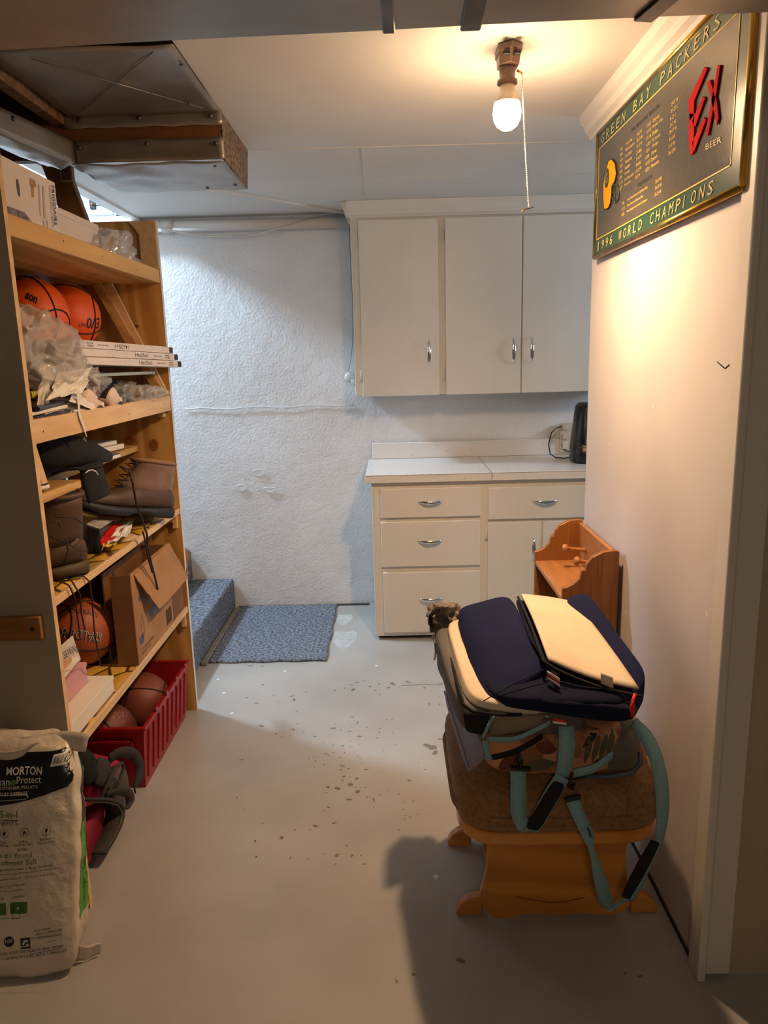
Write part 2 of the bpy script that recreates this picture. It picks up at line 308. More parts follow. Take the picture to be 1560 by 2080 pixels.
for i, (x, y0) in enumerate(((-1.06, -3), (-1.46, -3), (-1.86, -3), (-.60, -3))):
    y1 = 2.56 if i < 3 else 1.95
    struct('joist_%d' % (i + 1), MB().box(x, x + .04, y0, y1, 2.25, 2.50), joist)
struct('joist_header', MB().box(-2.4, -.525, 2.572, 2.61, 2.15, 2.50), mat('header_wood', (.48, .30, .15), .65, c2=(.36, .21, .1), sc=4, stretch=(.5, 5, 5)))
# partition on the right with its end post and crown moulding
wr = struct('wall_right', MB().box(.72, .79, 1.56, 2.72, .012, 2.28), wall_board)
struct('trim_post', MB().box(.708, .728, 1.515, 1.575, 0, 2.28), trim_paint, bev=.004, seg=2)
struct('trim_jamb', MB().box(.730, .79, 1.525, 1.56, .012, 2.28), trim_paint, bev=.003)
struct('wall_front_right', MB().box(.79, 4, 1.54, 1.60, 0, 2.28), brown_wall)
struct('partition_gap_shade', MB().box(.716, .722, 1.575, 2.72, .0, .011), mat('gap_dark', (.12, .1, .08), .9))  # dark strip drawn in for the shaded gap under the partition
prof = [(0, 0), (-.012, 0), (-.016, .012), (-.028, .022), (-.034, .040), (-.046, .052), (-.048, .066), (-.052, .075), (0, .075)]
struct('trim_crown', MB().prism([(.72 + a, 1.30, 2.205 + b) for a, b in prof], (0, 1.45, 0)), trim_paint)
for (y, z) in ((2.44, 1.20), (2.30, .92), (2.2, .70), (1.63, .9), (2.05, 1.35), (2.38, .55)):
    patch('wall_nick', [[(.7195, y + .004, z), (.7195, y - .006, z - .010), (.7195, y - .010, z - .006), (.7195, y, z + .004)]], mat('nick', (.92, .92, .92), .6), wr)
ob('nail', MB().tube([(.712, 1.60, 1.455), (.72, 1.60, 1.463)], .0016, 6).tube([(.70, 1.615, 1.47), (.712, 1.60, 1.455)], .0013, 6), ink, wr)
# ---------------------------------------------------------------- carpeted stairs and mat
carpet = mat('grey_blue_carpet', (.27, .30, .34), .95, c2=(.52, .55, .60), sc=75, det=5, lo=.40, hi=.62, bump=.9, bsc=160)
for k in range(9):
    x = -.985 - .25 * k; z = .19 * (k + 1)
    if k < 6:
        mb = MB().box(x - .27, x, 3.12, 4.352, z - .19, z)
        o = tag(ob('stair_step', mb, carpet, bev=.018, seg=3), kind='structure')
struct('trim_kick', MB().box(-.982, -.952, 3.46, 4.30, 0, .022), mat('kick_concrete', (.52, .50, .46), .8, c2=(.45, .43, .38), sc=20), bev=.004)
mb = MB().grid(lambda u, v: (-.955 + u * .60 + .004 * math.sin(v * 19), 3.49 + v * .85 + .004 * math.sin(u * 23), .012 + .0015 * noise.noise(Vector((u * 9, v * 9, 0)))), 50, 60, .011)
tag(ob('carpet_mat', mb, carpet), 'grey blue carpet mat lying on the floor at the foot of the stairs', 'mat')
# painted timber rail seen over the shelves
newel = mat('dark_stained_timber', (.45, .29, .16), .5, c2=(.35, .21, .1), sc=4, stretch=(4, 4, .5))
t = thing('stair_post', 'dark brown leaning timber post seen above the top shelf boxes', 'post', (-1.20, 3.10, 0))
ob('board', MB().hexa([(-1.34, 3.10, 1.6), (-1.28, 3.07, 1.6), (-1.28, 3.11, 1.6), (-1.34, 3.14, 1.6)][:0] or [(-1.205, 3.06, 1.85), (-1.115, 3.06, 1.85), (-1.115, 3.10, 1.85), (-1.205, 3.10, 1.85), (-1.40, 3.06, 2.50), (-1.30, 3.06, 2.50), (-1.30, 3.10, 2.50), (-1.40, 3.10, 2.50)]), newel, t, bev=.003)
ob('block', MB().box(-1.245, -1.20, 3.03, 3.06, 2.19, 2.27), newel, t, bev=.003)
# small fitting on the stairwell wall
t = thing('wall_socket', 'small dark socket plate with red dot on the white brick above the shelf', 'socket', (-1.62, 4.33, 2.36))
ob('plate', MB().box(-1.632, -1.600, 4.322, 4.335, 2.335, 2.395), ink, t, bev=.002)
ob('indicator', MB().lathe([(.006, 0), (.006, .004)], (-1.616, 4.322, 2.36), (0, -1, 0), 10), mat('red_dot', (.6, .12, .1), .4), t)
ob('cable', MB().tube([(-1.60, 4.328, 2.36), (-1.54, 4.326, 2.352), (-1.47, 4.326, 2.362), (-1.40, 4.328, 2.35)], .004, 6), steel_dark, t)
# ---------------------------------------------------------------- pipe, cables
t = thing('painted_pipe', 'cream painted pipe under the ceiling along the back wall', 'pipe', (-.72, 4.315, 2.232))
ob('pipe_run', MB().tube([(-1.45, 4.312, 2.233), (-.15, 4.312, 2.226)], .030, 20), trim_paint, t)
ob('coupling', MB().tube([(-1.235, 4.312, 2.232), (-1.175, 4.312, 2.232)], .036, 20), trim_paint, t)
t = thing('ceiling_cable', 'two thin grey cables sagging below the cream pipe', 'cable', (-.8, 4.27, 2.2))
for k in (0, 1):
    ob('wire', MB().tube([(-1.40, 4.26, 2.25), (-1.22, 4.265, 2.215 - .004 * k), (-1.05, 4.27, 2.178 - .006 * k), (-.88, 4.27, 2.172 - .008 * k), (-.72, 4.27, 2.172 - .006 * k), (-.58, 4.27, 2.20), (-.46, 4.27, 2.235), (-.37, 4.28, 2.262), (-.20, 4.30, 2.275)], .0035, 6), trim_paint, t)
t = thing('phone_jack', 'small round cream jack hanging on thin blue wire beside the wall cabinet', 'jack', (-.225, 4.34, 1.38))
ob('jack_body', MB().lathe([(.0, 0), (.026, 0), (.030, .006), (.024, .016), (.010, .020), (0, .020)], (-.232, 4.35, 1.385), (0, -1, 0), 18), trim_paint, t)
ob('jack_plug', MB().blob(B8(-.222, -.198, 4.318, 4.342, 1.345, 1.372), 4, .5), trim_paint, t)
ob('wire', MB().tube([(-.215, 4.335, 1.37), (-.235, 4.34, 1.42), (-.218, 4.342, 1.50), (-.203, 4.342, 1.62), (-.20, 4.342, 1.85), (-.205, 4.342, 2.1), (-.20, 4.335, 2.24)], .0018, 6), mat('blue_wire', (.42, .52, .62), .5), t)
# ---------------------------------------------------------------- ducts
t = thing('main_duct', 'grey galvanised main duct crossing overhead in front of the lamp', 'duct', (0, 1.0, 2.1))
mb = MB().grid(lambda u, v: (-3 + u * 6, .70 + v * .59 - .04 * (-3 + u * 6), 2.0 + .004 * noise.noise(Vector((u * 14, v * 2, 0)))), 70, 6)
mb.hexa([(x, y - .04 * x, z) for z in (2.004, 2.2) for x, y in ((-3, .70), (3, .70), (3, 1.288), (-3, 1.288))]); ob('duct_run', mb, metal_duct, t)
for a, b, wd in ((-.005, .012, .020), (.125, .140, .032)):
    ob('drive_cleat', MB().bar((a, .68, 1.998), (b, 1.292, 1.998), wd, .006).bar((b, 1.291, 1.998), (b, 1.291, 2.14), wd, .006), steel_dark, t, bev=.002)
ob('hanger_strap', MB().bar((.52, .70, 1.998), (.405, 1.276, 1.996), .028, .003).bar((.405, 1.276, 1.997), (.405, 1.276, 2.2), .028, .004, (0, 1, 0)), steel_dark, t)
t = thing('return_duct', 'crumpled sheet metal return air box hanging over the shelves', 'duct', (-.76, 2.77, 2.2))
def crum(x, y, z): return .004 * noise.noise(Vector((x * 7, y * 7, z * 7)))
sh = MB().grid(lambda u, v: ((-1.0 + u * .482), 2.03 + v * .53, 2.276 + .006 * noise.noise(Vector((u * 3, v * 3, 2))) - .004 * abs(u - v)), 16, 16, .002)
ob('pan_sheet', sh, metal_duct, t)
# the creases of the pan
ob('crease', MB().tube([(-.90, 2.09, 2.270), (-.56, 2.50, 2.268)], .0016, 5).tube([(-.58, 2.07, 2.269), (-.94, 2.50, 2.268)], .0013, 5), metal_duct, t)
ob('upper_flange', MB().grid(lambda u, v: (-1.03 + u * .515, 2.565 - .004 - .003 * noise.noise(Vector((u * 6, v * 2, 0))), 2.238 + v * .046 + .003 * noise.noise(Vector((u * 8, 0, 4)))), 30, 4, .002), metal_duct, t)
ob('lower_face', MB().grid(lambda u, v: (-1.0 + u * .485, 2.562 - .003 * noise.noise(Vector((u * 6, v * 2, 9))) - .006 * v * max(0, 1 - abs(u - .47) * 14), 2.135 + v * .066), 30, 5, .002), metal_duct, t)
ob('side_face', MB().grid(lambda u, v: (-1.0 - .10 * u, 2.562 - u * .55 - .002 * noise.noise(Vector((u * 6, v * 2, 9))), 2.135 + v * .066), 24, 5, .002), metal_duct, t)
ob('bottom_sheet', MB().grid(lambda u, v: (-1.02 + u * .502, 2.562 + v * .41, 2.131 + .006 * noise.noise(Vector((u * 5, v * 4, 0))) + .03 * max(0, .12 - u)), 24, 16, .002), metal_duct, t)
ob('curved_sheet', MB().grid(lambda u, v: (-1.0 - .10 * (1 - v) - .22 * u, 2.01 + v * .55 + .10 * u, 2.135 - .02 * math.sin(u * 3.1) + .10 * u * u + .006 * noise.noise(Vector((u * 6, v * 6, 2)))), 16, 20, .002), metal_duct, t)
pegb = mat('punched_board', (.52, .42, .30), .7, c2=(.30, .22, .14), sc=90, lo=.45, hi=.55)
ob('end_board', MB().add([(-.518, 2.572, 2.278), (-.518, 2.572, 2.138), (-.518, 2.975, 2.128), (-.518, 3.025, 2.278)], [(0, 1, 2, 3)]).box(-.526, -.519, 2.575, 2.97, 2.14, 2.278), pegb, t)
for y, z in ((2.70, 2.13), (2.88, 2.13)): pass
for x, y, z in ((-.97, 2.556, 2.262), (-.78, 2.556, 2.262), (-.55, 2.556, 2.262), (-.76, 2.553, 2.185), (-.54, 2.555, 2.18), (-.98, 2.555, 2.18), (-1.05, 2.27, 2.185)): ob('screw', MB().lathe([(0, 0), (.008, 0), (.007, .003), (.003, .005), (0, .005)], (x, y, z), (0, -1, 0), 10), steel_dark, t)
for x, y in ((-.55, 2.90), (-.66, 2.93), (-.56, 2.62), (-.59, 2.45), (-.53, 2.15)): ob('screw', MB().lathe([(0, 0), (.006, 0), (.005, .003), (0, .004)], (x, y, 2.129 if y > 2.56 else 2.268), (0, 0, -1), 10), steel_dark, t)
# ---------------------------------------------------------------- ceiling lamp
t = thing('pull_chain_lamp', 'bare lit bulb in old ceramic pull chain holder on the ceiling', 'lamp', (.33, 2.14, 2.28))
cer = mat('old_ceramic', (.50, .40, .34), .4, c2=(.42, .33, .28), sc=12)
hexp = lambda cx, cy, a, b, z: [(cx - a, cy - b * .55, z), (cx, cy - b, z), (cx + a, cy - b * .55, z), (cx + a, cy + b * .55, z), (cx, cy + b, z), (cx - a, cy + b * .55, z)]
mb = MB().prism(hexp(.332, 2.145, .031, .062, 2.262), (0, 0, .018)); ob('canopy', mb, cer, t, bev=.002)
q0 = hexp(.332, 2.145, .028, .056, 2.262); q1 = hexp(.332, 2.15, .026, .040, 2.236); mb = MB().add(q1 + q0, [(0, 1, 2, 3, 4, 5)[::-1]] + [(i, (i + 1) % 6, 6 + (i + 1) % 6, 6 + i) for i in range(6)]); ob('holder_body', mb, cer, t, bev=.002)
for s in (-1, 1): ob('outlet_slot', MB().blob(B8(.332 + s * .014 - .009, .332 + s * .014 + .009, 2.082, 2.104, 2.245, 2.256), 6, .7), ink, t)
ob('socket', MB().lathe([(0, 0), (.024, 0), (.022, -.012), (.020, -.034), (.026, -.037), (.027, -.046), (.021, -.048), (0, -.048)], (.330, 2.150, 2.242), (0, 0, 1), 24), cer, t)
ob('bulb_neck', MB().lathe([(0, .052), (.0185, .052), (.0195, .035), (.024, .015), (.0335, 0), (0, 0)], (.330, 2.15, 2.150), (0, 0, 1), 28), mat('bulb_base', (.92, .86, .76), .4), t)
glow = mat('bulb_glow', (1, .76, .48), .5, emit=BULB); 
glow.node_tree.nodes['Principled BSDF'].inputs['Emission Color'].default_value = (1, .66, .38, 1)
ob('bulb_globe', MB().lathe([(.0335, .002), (.0365, -.012), (.0372, -.024), (.0345, -.040), (.027, -.054), (.015, -.063), (.004, -.066), (0, -.066)], (.330, 2.15, 2.148), (0, 0, 1), 32), glow, t)
ob('chain_eyelet', MB().tube([(.352, 2.13, 2.222), (.366, 2.13, 2.214)], .003, 6), brass, t)
mb = MB(); n = 70
for k in range(n):
    z = 2.212 - k * (.330 / n); mb.lathe([(0, -.0019), (.0017, -.001), (.0017, .001), (0, .0019)], (.366 + .022 * (k / n) ** 1.2, 2.13, z), (0, 0, 1), 6)
mb.tube([(.366, 2.13, 2.212), (.376, 2.13, 2.05), (.388, 2.13, 1.882)], .0004, 4)
tag(ob('bead_chain', mb, mat('bead_metal', (.90, .86, .78), .35, .6), t), kind='stuff')
ob('chain_pull', MB().bar((.372, 2.12, 1.876), (.400, 2.13, 1.883), .006, .0025).bar((.372, 2.12, 1.876), (.368, 2.118, 1.868), .006, .0025), brass, t)
# ---------------------------------------------------------------- wall cabinet
def bow_handle(parent, c, L, vert):
    """chrome bow pull: a bowed rod with pinched ends"""
    c = Vector(c); a = Vector((0, 0, 1)) if vert else Vector((1, 0, 0)); r = []; P = []; side = Vector((1, 0, 0)) if vert else Vector((0, 0, 1)); secs = []
    for k in range(17):
        t = -1 + k / 8; P = c + a * (L / 2 * t) + Vector((0, -.024 * (1 - t * t) ** .6 - .002, 0)) - (Vector((0, 0, .006 * (1 - t * t))) if not vert else Vector((0, 0, 0)))
        wd = .0022 + .0075 * (1 - abs(t) ** 2.2); secs.append((P, side * wd, Vector((0, .0035, 0)) if True else 0))
    return ob('handle', MB().loft(secs, 12, 2), chrome, parent, label='chrome bow handle')
t = thing('wall_cabinet', 'long white painted wall cabinet under the ceiling with three doors', 'cabinet', (.45, 4.2, 1.29))
ob('cabinet_body', MB().box(-.185, 1.34, 4.05, 4.345, 1.292, 2.215), cab_paint, t, bev=.002)
cp = [(0, 0), (-.010, 0), (-.013, .010), (-.020, .014), (-.026, .034), (-.036, .048), (-.040, .062), (-.044, .079), (0, .079)]
mb = MB().prism([(-.20, 4.05 + a, 2.20 + b) for a, b in cp], (1.54, 0, 0)); mb.prism([(-.185 + a, 4.02, 2.20 + b) for a, b in cp], (0, .33, 0)); ob('crown', mb, cab_paint, t)
for x0, x1, hx in ((-.145, .266, .213), (.303, .702, .661), (.708, 1.135, .758)):
    d = ob('door', MB().box(x0, x1, 4.030, 4.0485, 1.287, 2.188), cab_paint, t, bev=.003, seg=2); bow_handle(d, (hx, 4.030, 1.512), .135, True)
for x in (-.155, .291):
    for z in (2.10, 1.40): ob('hinge', MB().box(x - .006, x + .006, 4.040, 4.0495, z - .028, z + .028).tube([(x + .004, 4.038, z - .03), (x + .004, 4.038, z + .03)], .004, 8), cab_paint, t)
# ---------------------------------------------------------------- base cabinet
t = thing('base_cabinet', 'white painted base cabinet with four drawers and two doors', 'cabinet', (.6, 4.05, 0))
ob('cabinet_body', MB().box(-.108, 1.34, 3.76, 4.345, .022, .862), cab_paint, t, bev=.002)
ob('plinth', MB().box(-.095, 1.34, 3.80, 4.33, .0, .022), black_plastic, t)
for x0, x1, z0, z1, hx, hz in ((-.063, .454, .676, .831, .194, .762), (-.065, .452, .412, .655, .19, .553), (-.060, .452, .045, .382, .19, .237), (.493, 1.10, .655, .824, .785, .750)):
    d = ob('drawer', MB().box(x0, x1, 3.743, 3.7595, z0, z1), cab_paint, t, bev=.004, seg=2); bow_handle(d, (hx, 3.743, hz), .13, False)
for x0, x1, hx, hz in ((.491, .768, .728, .492), (.777, 1.06, .828, .512)):
    d = ob('door', MB().box(x0, x1, 3.743, 3.7595, .05, .640), cab_paint, t, bev=.003, seg=2); bow_handle(d, (hx, 3.743, hz), .125, True)
ob('hinge', MB().box(.479, .489, 3.75, 3.7605, .55, .61).tube([(.487, 3.748, .548), (.487, 3.748, .612)], .004, 8), cab_paint, t)
lam = mat('speckled_laminate', (.88, .87, .85), .22, c2=(.45, .45, .44), sc=110, det=1, lo=.70, hi=.74, spec=.5)
t = thing('countertop', 'white speckled laminate countertop with backsplash on the base cabinet', 'countertop', (.6, 4.03, .863))
for x0, x1 in ((-.136, .509), (.5105, 1.35)): ob('slab', MB().box(x0, x1, 3.728, 4.326, .863, .906), lam, t, bev=.002)
for x0, x1 in ((-.112, 1.35),): ob('backsplash', MB().box(x0, x1, 4.327, 4.345, .863, 1.000), lam, t, bev=.003)
ob('joint_line', MB().box(.509, .5105, 3.729, 4.326, .864, .9055), ink, t)
ob('edge_line', MB().box(-.135, 1.35, 3.7272, 3.7285, .9015, .9028).box(-.11, 1.35, 4.325, 4.327, .906, .9072), steel_dark, t)
# ---------------------------------------------------------------- humidifier and outlet
t = thing('humidifier', 'tall black tapered appliance on the countertop beside the partition', 'appliance', (1.09, 4.02, .906))
secs = [((1.09, 4.02, .906 + z), (w_, 0, 0), (0, d_, 0)) for z, w_, d_ in ((0, .105, .095), (.012, .112, .10), (.09, .112, .10), (.092, .109, .098), (.11, .109, .098), (.30, .088, .085), (.318, .075, .07), (.322, .05, .05))]
ob('housing', MB().loft(secs, 28, 3), black_plastic, t)
ob('tank', MB().loft([((1.085, 3.995, .906 + z), (w_, 0, 0), (0, d_, 0)) for z, w_, d_ in ((.10, .075, .082), (.28, .062, .071))], 20, 3), mat('smoked_tank', (.16, .16, .18), .12, coat=.5), t)
ob('base_seam', MB().loft([((1.09, 4.02, .906 + z), (.1125, 0, 0), (0, .1005, 0)) for z in (.088, .091)], 28, 3), steel_dark, t)
ob('cord', MB().tube([(1.02, 4.10, .925), (.97, 4.13, .912), (.93, 4.17, .912), (.905, 4.19, .93), (.90, 4.22, .98), (.925, 4.27, 1.04), (.96, 4.30, 1.065), (1.0, 4.31, 1.075)], .0035, 8).tube([(1.04, 4.30, .925), (1.005, 4.31, .94), (.99, 4.315, .99), (1.005, 4.315, 1.02)], .0035, 8), black_plastic, t)
t = thing('wall_outlet', 'ivory outlet box with plugs on the wall behind the black appliance', 'outlet', (1.03, 4.34, 1.0))
iv = mat('ivory_plastic', (.80, .76, .68), .4)
ob('outlet_plate', MB().box(.985, 1.065, 4.31, 4.345, .92, 1.09), iv, t, bev=.004)
ob('outlet_plug', MB().box(.992, 1.02, 4.285, 4.31, 1.055, 1.085), iv, t, bev=.003)
ob('outlet_plug', MB().box(.995, 1.02, 4.285, 4.31, 1.0, 1.03), iv, t, bev=.003)
ob('outlet_face', MB().box(1.0, 1.03, 4.306, 4.31, .94, .99), trim_paint, t, bev=.002)
t = thing('vent_plate', 'small cream blank plate on the wall under the wall cabinet', 'plate', (.96, 4.345, 1.25)); ob('plate', MB().box(.915, .99, 4.34, 4.352, 1.235, 1.285), stucco, t, bev=.002)
# ---------------------------------------------------------------- shelving unit
panel_p = mat('grey_painted_panel', (.66, .61, .54), .55, c2=(.61, .56, .49), sc=3, bump=.08)
t = thing('shelving_unit', 'tall homemade wooden shelving unit crammed with shoes, balls and boxes', 'shelving', (-1.1, 2.4, 0))
sv = t
npn = ob('near_panel', MB().box(-1.75, -.8802, 1.800, 1.818, .0, 2.24), panel_p, t)
ob('panel_edge', MB().box(-.8802, -.8790, 1.7995, 1.8185, .0, 2.24), pale_wood, t)
fp = ob('far_panel', MB().box(-1.33, -.8802, 2.985, 3.004, 0, 2.03), pine_y, t)
ob('panel_edge', MB().box(-.8802, -.8785, 2.984, 3.005, 0, 2.031), white_paint, t)
ob('face_strip', MB().prism([(-.881, 2.975, 1.852), (-.945, 2.975, 1.852), (-.945, 2.975, 1.98), (-.962, 2.975, 2.005), (-.985, 2.975, 2.028), (-.881, 2.975, 2.028)], (0, .009, 0)), pale_wood, t)
knot = mat('knot', (.56, .36, .17), .5, c2=(.40, .22, .09), sc=60)
for kx, kz, ka, kb in ((-.965, 1.17, .018, .026), (-1.06, 1.19, .024, .018), (-.93, .66, .012, .03), (-.99, 1.64, .008, .006)):
    patch('knot', disc((kx, 2.9845, kz), (1, 0, 0), (0, 0, 1), ka, 18, kb), knot, fp)
    patch('knot_ring', ring((kx, 2.9842, kz), (1, 0, 0), (0, 0, 1), ka * 1.25, .0012, 24, kb * 1.3), mat('grain_dark', (.52, .34, .17), .5), fp)
for k in range(8):
    y0 = 1.82 + k * .146; ob('back_board', MB().box(-1.352, -1.336 - .003 * (k % 2), y0, y0 + .1457, .02, 1.80), pine_dark, t, bev=.001)
liner = bpy.data.materials.new('stone_pattern_liner'); liner.use_nodes = True; nt = liner.node_tree; b = nt.nodes['Principled BSDF']; b.inputs['Roughness'].default_value = .35
tc = nt.nodes.new('ShaderNodeTexCoord'); mpn = nt.nodes.new('ShaderNodeMapping'); mpn.inputs['Scale'].default_value = (12, 7, 1); nt.links.new(tc.outputs['Object'], mpn.inputs[0])
v1 = nt.nodes.new('ShaderNodeTexVoronoi'); v1.inputs['Scale'].default_value = 1; v2 = nt.nodes.new('ShaderNodeTexVoronoi'); v2.feature = 'DISTANCE_TO_EDGE'; v2.inputs['Scale'].default_value = 1
for v in (v1, v2): nt.links.new(mpn.outputs[0], v.inputs['Vector'])
r1 = nt.nodes.new('ShaderNodeValToRGB'); r1.color_ramp.interpolation = 'CONSTANT'; e = r1.color_ramp.elements; e[0].color = lin((.72, .55, .18)); e[1].position = .75; e[1].color = lin((.80, .68, .48)); q = e.new(.35); q.color = lin((.52, .44, .18)); q = e.new(.55); q.color = lin((.82, .66, .28))
sp = nt.nodes.new('ShaderNodeSeparateColor'); nt.links.new(v1.outputs['Color'], sp.inputs[0]); nt.links.new(sp.outputs[0], r1.inputs[0])
r2 = nt.nodes.new('ShaderNodeValToRGB'); r2.color_ramp.elements[0].position = .03; r2.color_ramp.elements[1].position = .06; nt.links.new(v2.outputs['Distance'], r2.inputs[0])
mx = nt.nodes.new('ShaderNodeMix'); mx.data_type = 'RGBA'; mx.inputs[6].default_value = lin((.28, .18, .08)); nt.links.new(r2.outputs[0], mx.inputs[0]); nt.links.new(r1.outputs[0], mx.inputs[7]); nt.links.new(mx.outputs[2], b.inputs['Base Color'])
def shelf(z, lipz0, lipz1, lm, lin_=False, xf=-.90, tk=.018):
    s = ob('shelf_board', MB().box(-1.333, xf, 1.8185, 2.9845, z - tk, z), pine, sv)
    ob('lip', MB().box(xf, -.8815, 1.8185, 2.9845, lipz0, lipz1), lm, s, bev=.002)
    if lin_: ob('shelf_liner', MB().grid(lambda u, v: (-1.33 + u * .437, 1.82 + v * 1.16, z + .0012 + .0015 * max(0, noise.noise(Vector((u * 4, v * 9, z))))), 10, 30, .001), liner, s)
    return s
s1 = shelf(1.818, 1.800, 1.850, lip_wood)
s2 = shelf(1.352, 1.308, 1.368, pale_wood)
s3_ = ob('short_shelf', MB().box(-1.333, -.905, 1.8185, 2.115, 1.148, 1.172), pine, sv, bev=.002)
ob('short_shelf', MB().box(-1.333, -1.03, 2.115, 2.985, 1.148, 1.172), pine, sv, bev=.002)
s4 = shelf(.904, .884, .907, pale_wood, True, -.8925)
s5 = shelf(.478, .455, .482, pale_wood, True, -.8925)
for x0, x1, y0, y1, z0, z1 in ((-.93, -.905, 2.955, 2.984, 1.285, 1.340), (-1.3, -.905, 2.965, 2.984, 1.300, 1.334), (-.91, -.892, 2.966, 2.984, .825, .884), (-.91, -.892, 2.966, 2.984, .395, .455), (-.92, -.892, 1.819, 1.835, .39, .455), (-.92, -.892, 1.819, 1.835, .80, .884), (-1.3, -.91, 2.966, 2.984, .85, .884), (-1.3, -.91, 2.966, 2.984, .43, .458)):
    ob('cleat', MB().box(x0, x1, y0, y1, z0, z1), pale_wood if x1 - x0 < .1 else pine, sv, bev=.001)
ob('bracket', MB().hexa([(-.925, 1.82, 1.305), (-.895, 1.82, 1.305), (-.895, 1.85, 1.305), (-.925, 1.85, 1.305), (-.925, 1.82, 1.23), (-.895, 1.86, 1.20), (-.895, 1.89, 1.20), (-.925, 1.86, 1.23)]), pale_wood, sv, bev=.001)
# brace: a pale batten slanting down the inside of the far panel
ob('brace', MB().bar((-1.115, 2.965, 1.80), (-.905, 2.965, 1.372), .035, .045, (0, 1, 0)), pine, sv, bev=.001)
ob('brace_batten', MB().bar((-1.075, 2.957, 1.80), (-.893, 2.957, 1.372), .030, .014, (0, 1, 0)), pale_wood, sv, bev=.001)
for y, z in ((2.12, 1.83), (2.40, 1.825), (2.72, 1.82), (2.5, 1.33), (2.9, 1.34), (1.87, 1.335)): ob('nail_head', MB().lathe([(0, 0), (.003, 0), (.002, .0008), (0, .001)], (-.8815, y, z), (1, 0, 0), 8), ink, sv)
bar = ob('side_rail', MB().box(-1.75, -.908, 1.780, 1.7995, .808, .872), mat('oak_rail', (.62, .42, .20), .45, c2=(.50, .32, .13), sc=6, stretch=(.6, 6, 6)), sv, bev=.004, seg=2)
ob('screw', MB().lathe([(0, 0), (.006, 0), (.004, .001), (0, .001)], (-.93, 1.7798, .84), (0, -1, 0), 12), ink, bar)
# ---------------------------------------------------------------- balls
ball_o = mat('orange_rubber', (.93, .38, .08), .5, c2=(.88, .33, .06), sc=6, bump=.35, bsc=260, dist=.002)
ball_b = mat('brown_leather_ball', (.66, .34, .20), .5, c2=(.58, .28, .16), sc=8, bump=.35, bsc=240, dist=.002)
ball_d = mat('old_brown_ball', (.50, .25, .16), .55, c2=(.42, .20, .13), sc=8, bump=.35, bsc=240, dist=.002)
seam_m = mat('ball_seam', (.10, .06, .05), .6)
def ball(label, c, m, rot, r=.12, group=None):
    t = thing('basketball', label, 'basketball', (c[0], c[1], c[2] - r), group); C = Vector(c)
    n = 18; pr = [(r * math.sin(PI * k / n), -r * math.cos(PI * k / n)) for k in range(n + 1)]
    s = ob('ball_skin', MB().lathe(pr, C, (0, 0, 1), 36), m, t)
    R = Matrix.Rotation(rot[2], 3, 'Z') @ Matrix.Rotation(rot[1], 3, 'Y') @ Matrix.Rotation(rot[0], 3, 'X'); rr = r + .0004
    def cv(f): return [C + R @ (Vector(f(2 * PI * k / 48)).normalized() * rr) for k in range(48)]
    for f in (lambda a: (math.cos(a), math.sin(a), 0), lambda a: (math.cos(a), 0, math.sin(a)),
              lambda a: (.72 + .16 * math.cos(2 * a), .85 * math.cos(a), .85 * math.sin(a)), lambda a: (-.72 - .16 * math.cos(2 * a), .85 * math.cos(a), .85 * math.sin(a))):
        ob('seam', MB().tube(cv(f), .0028, 6, True), seam_m, t)
    return t, s
def btext(b, s, *px, m=ink, **k):
    t, sk = b; P = [Vector(p) for p in px]; c = sum((v.co for v in sk.data.vertices), Vector()) / len(sk.data.vertices); return text(s, P[0], P[1], P[2], m, t, onto=bvh(sk), d=c - (P[0] + P[1] + P[2]) / 3, maxe=.012, **k)
# ---------------------------------------------------------------- top shelf
carton = mat('cardboard', (.66, .49, .31), .75, c2=(.60, .43, .26), sc=7)
carton_d = mat('cardboard_dark', (.52, .36, .20), .75, c2=(.45, .30, .16), sc=7)
boxw = mat('printed_white_box', (.87, .82, .78), .5)
clear = mat('clear_plastic', (.92, .91, .89), .10, alpha=.26, bump=.5, bsc=24, spec=1, dist=.01)
cloudy = mat('cloudy_plastic', (.86, .83, .80), .14, alpha=.42, bump=.5, bsc=26, spec=1, dist=.01)
t = thing('appliance_box', 'white printed appliance box reading FRIGIDAIRE at the near end of the top shelf', 'box', (-1.1, 2.03, 1.82))
ob('carton_body', MB().box(-1.25, -.94, 1.823, 2.246, 1.820, 2.008), boxw, t, bev=.002)
X = -.9392
text('FRIGIDAIRE', (-0.9392, 2.2153, 1.9938), (-0.9392, 2.2086, 1.8867), (-0.9392, 2.2344, 1.9952), mat('charcoal_print', (.2, .18, .18), .5), t, thick=0, maxe=9)
text('MINI AIR FRYER COMPLETE', (-0.9392, 2.1987, 1.9890), (-0.9392, 2.1908, 1.8786), (-0.9392, 2.2093, 1.9886), mat('grey_print', (.5, .46, .44), .5), t)
gp = mat('grey_print', (.5, .46, .44), .5)
ob('printed_picture', MB().blob([(-0.9405, 1.9293, 1.8937), (-0.9405, 2.0462, 1.8979), (-0.9430, 2.0516, 1.8990), (-0.9430, 1.9344, 1.8948), (-0.9405, 1.9489, 1.9874), (-0.9405, 2.0663, 1.9948), (-0.9430, 2.0718, 1.9961), (-0.9430, 1.9540, 1.9887)], 4, .3), mat('photo_grey', (.66, .64, .60), .4, c2=(.72, .70, .66), sc=5), t)
patch('printed_picture', [[(-0.9392, 1.9304, 1.8894), (-0.9392, 2.0361, 1.8900), (-0.9392, 2.1040, 1.8545), (-0.9392, 1.9380, 1.8632)]], mat('photo_mix', (.62, .55, .58), .5, c2=(.35, .30, .38), sc=60), t)
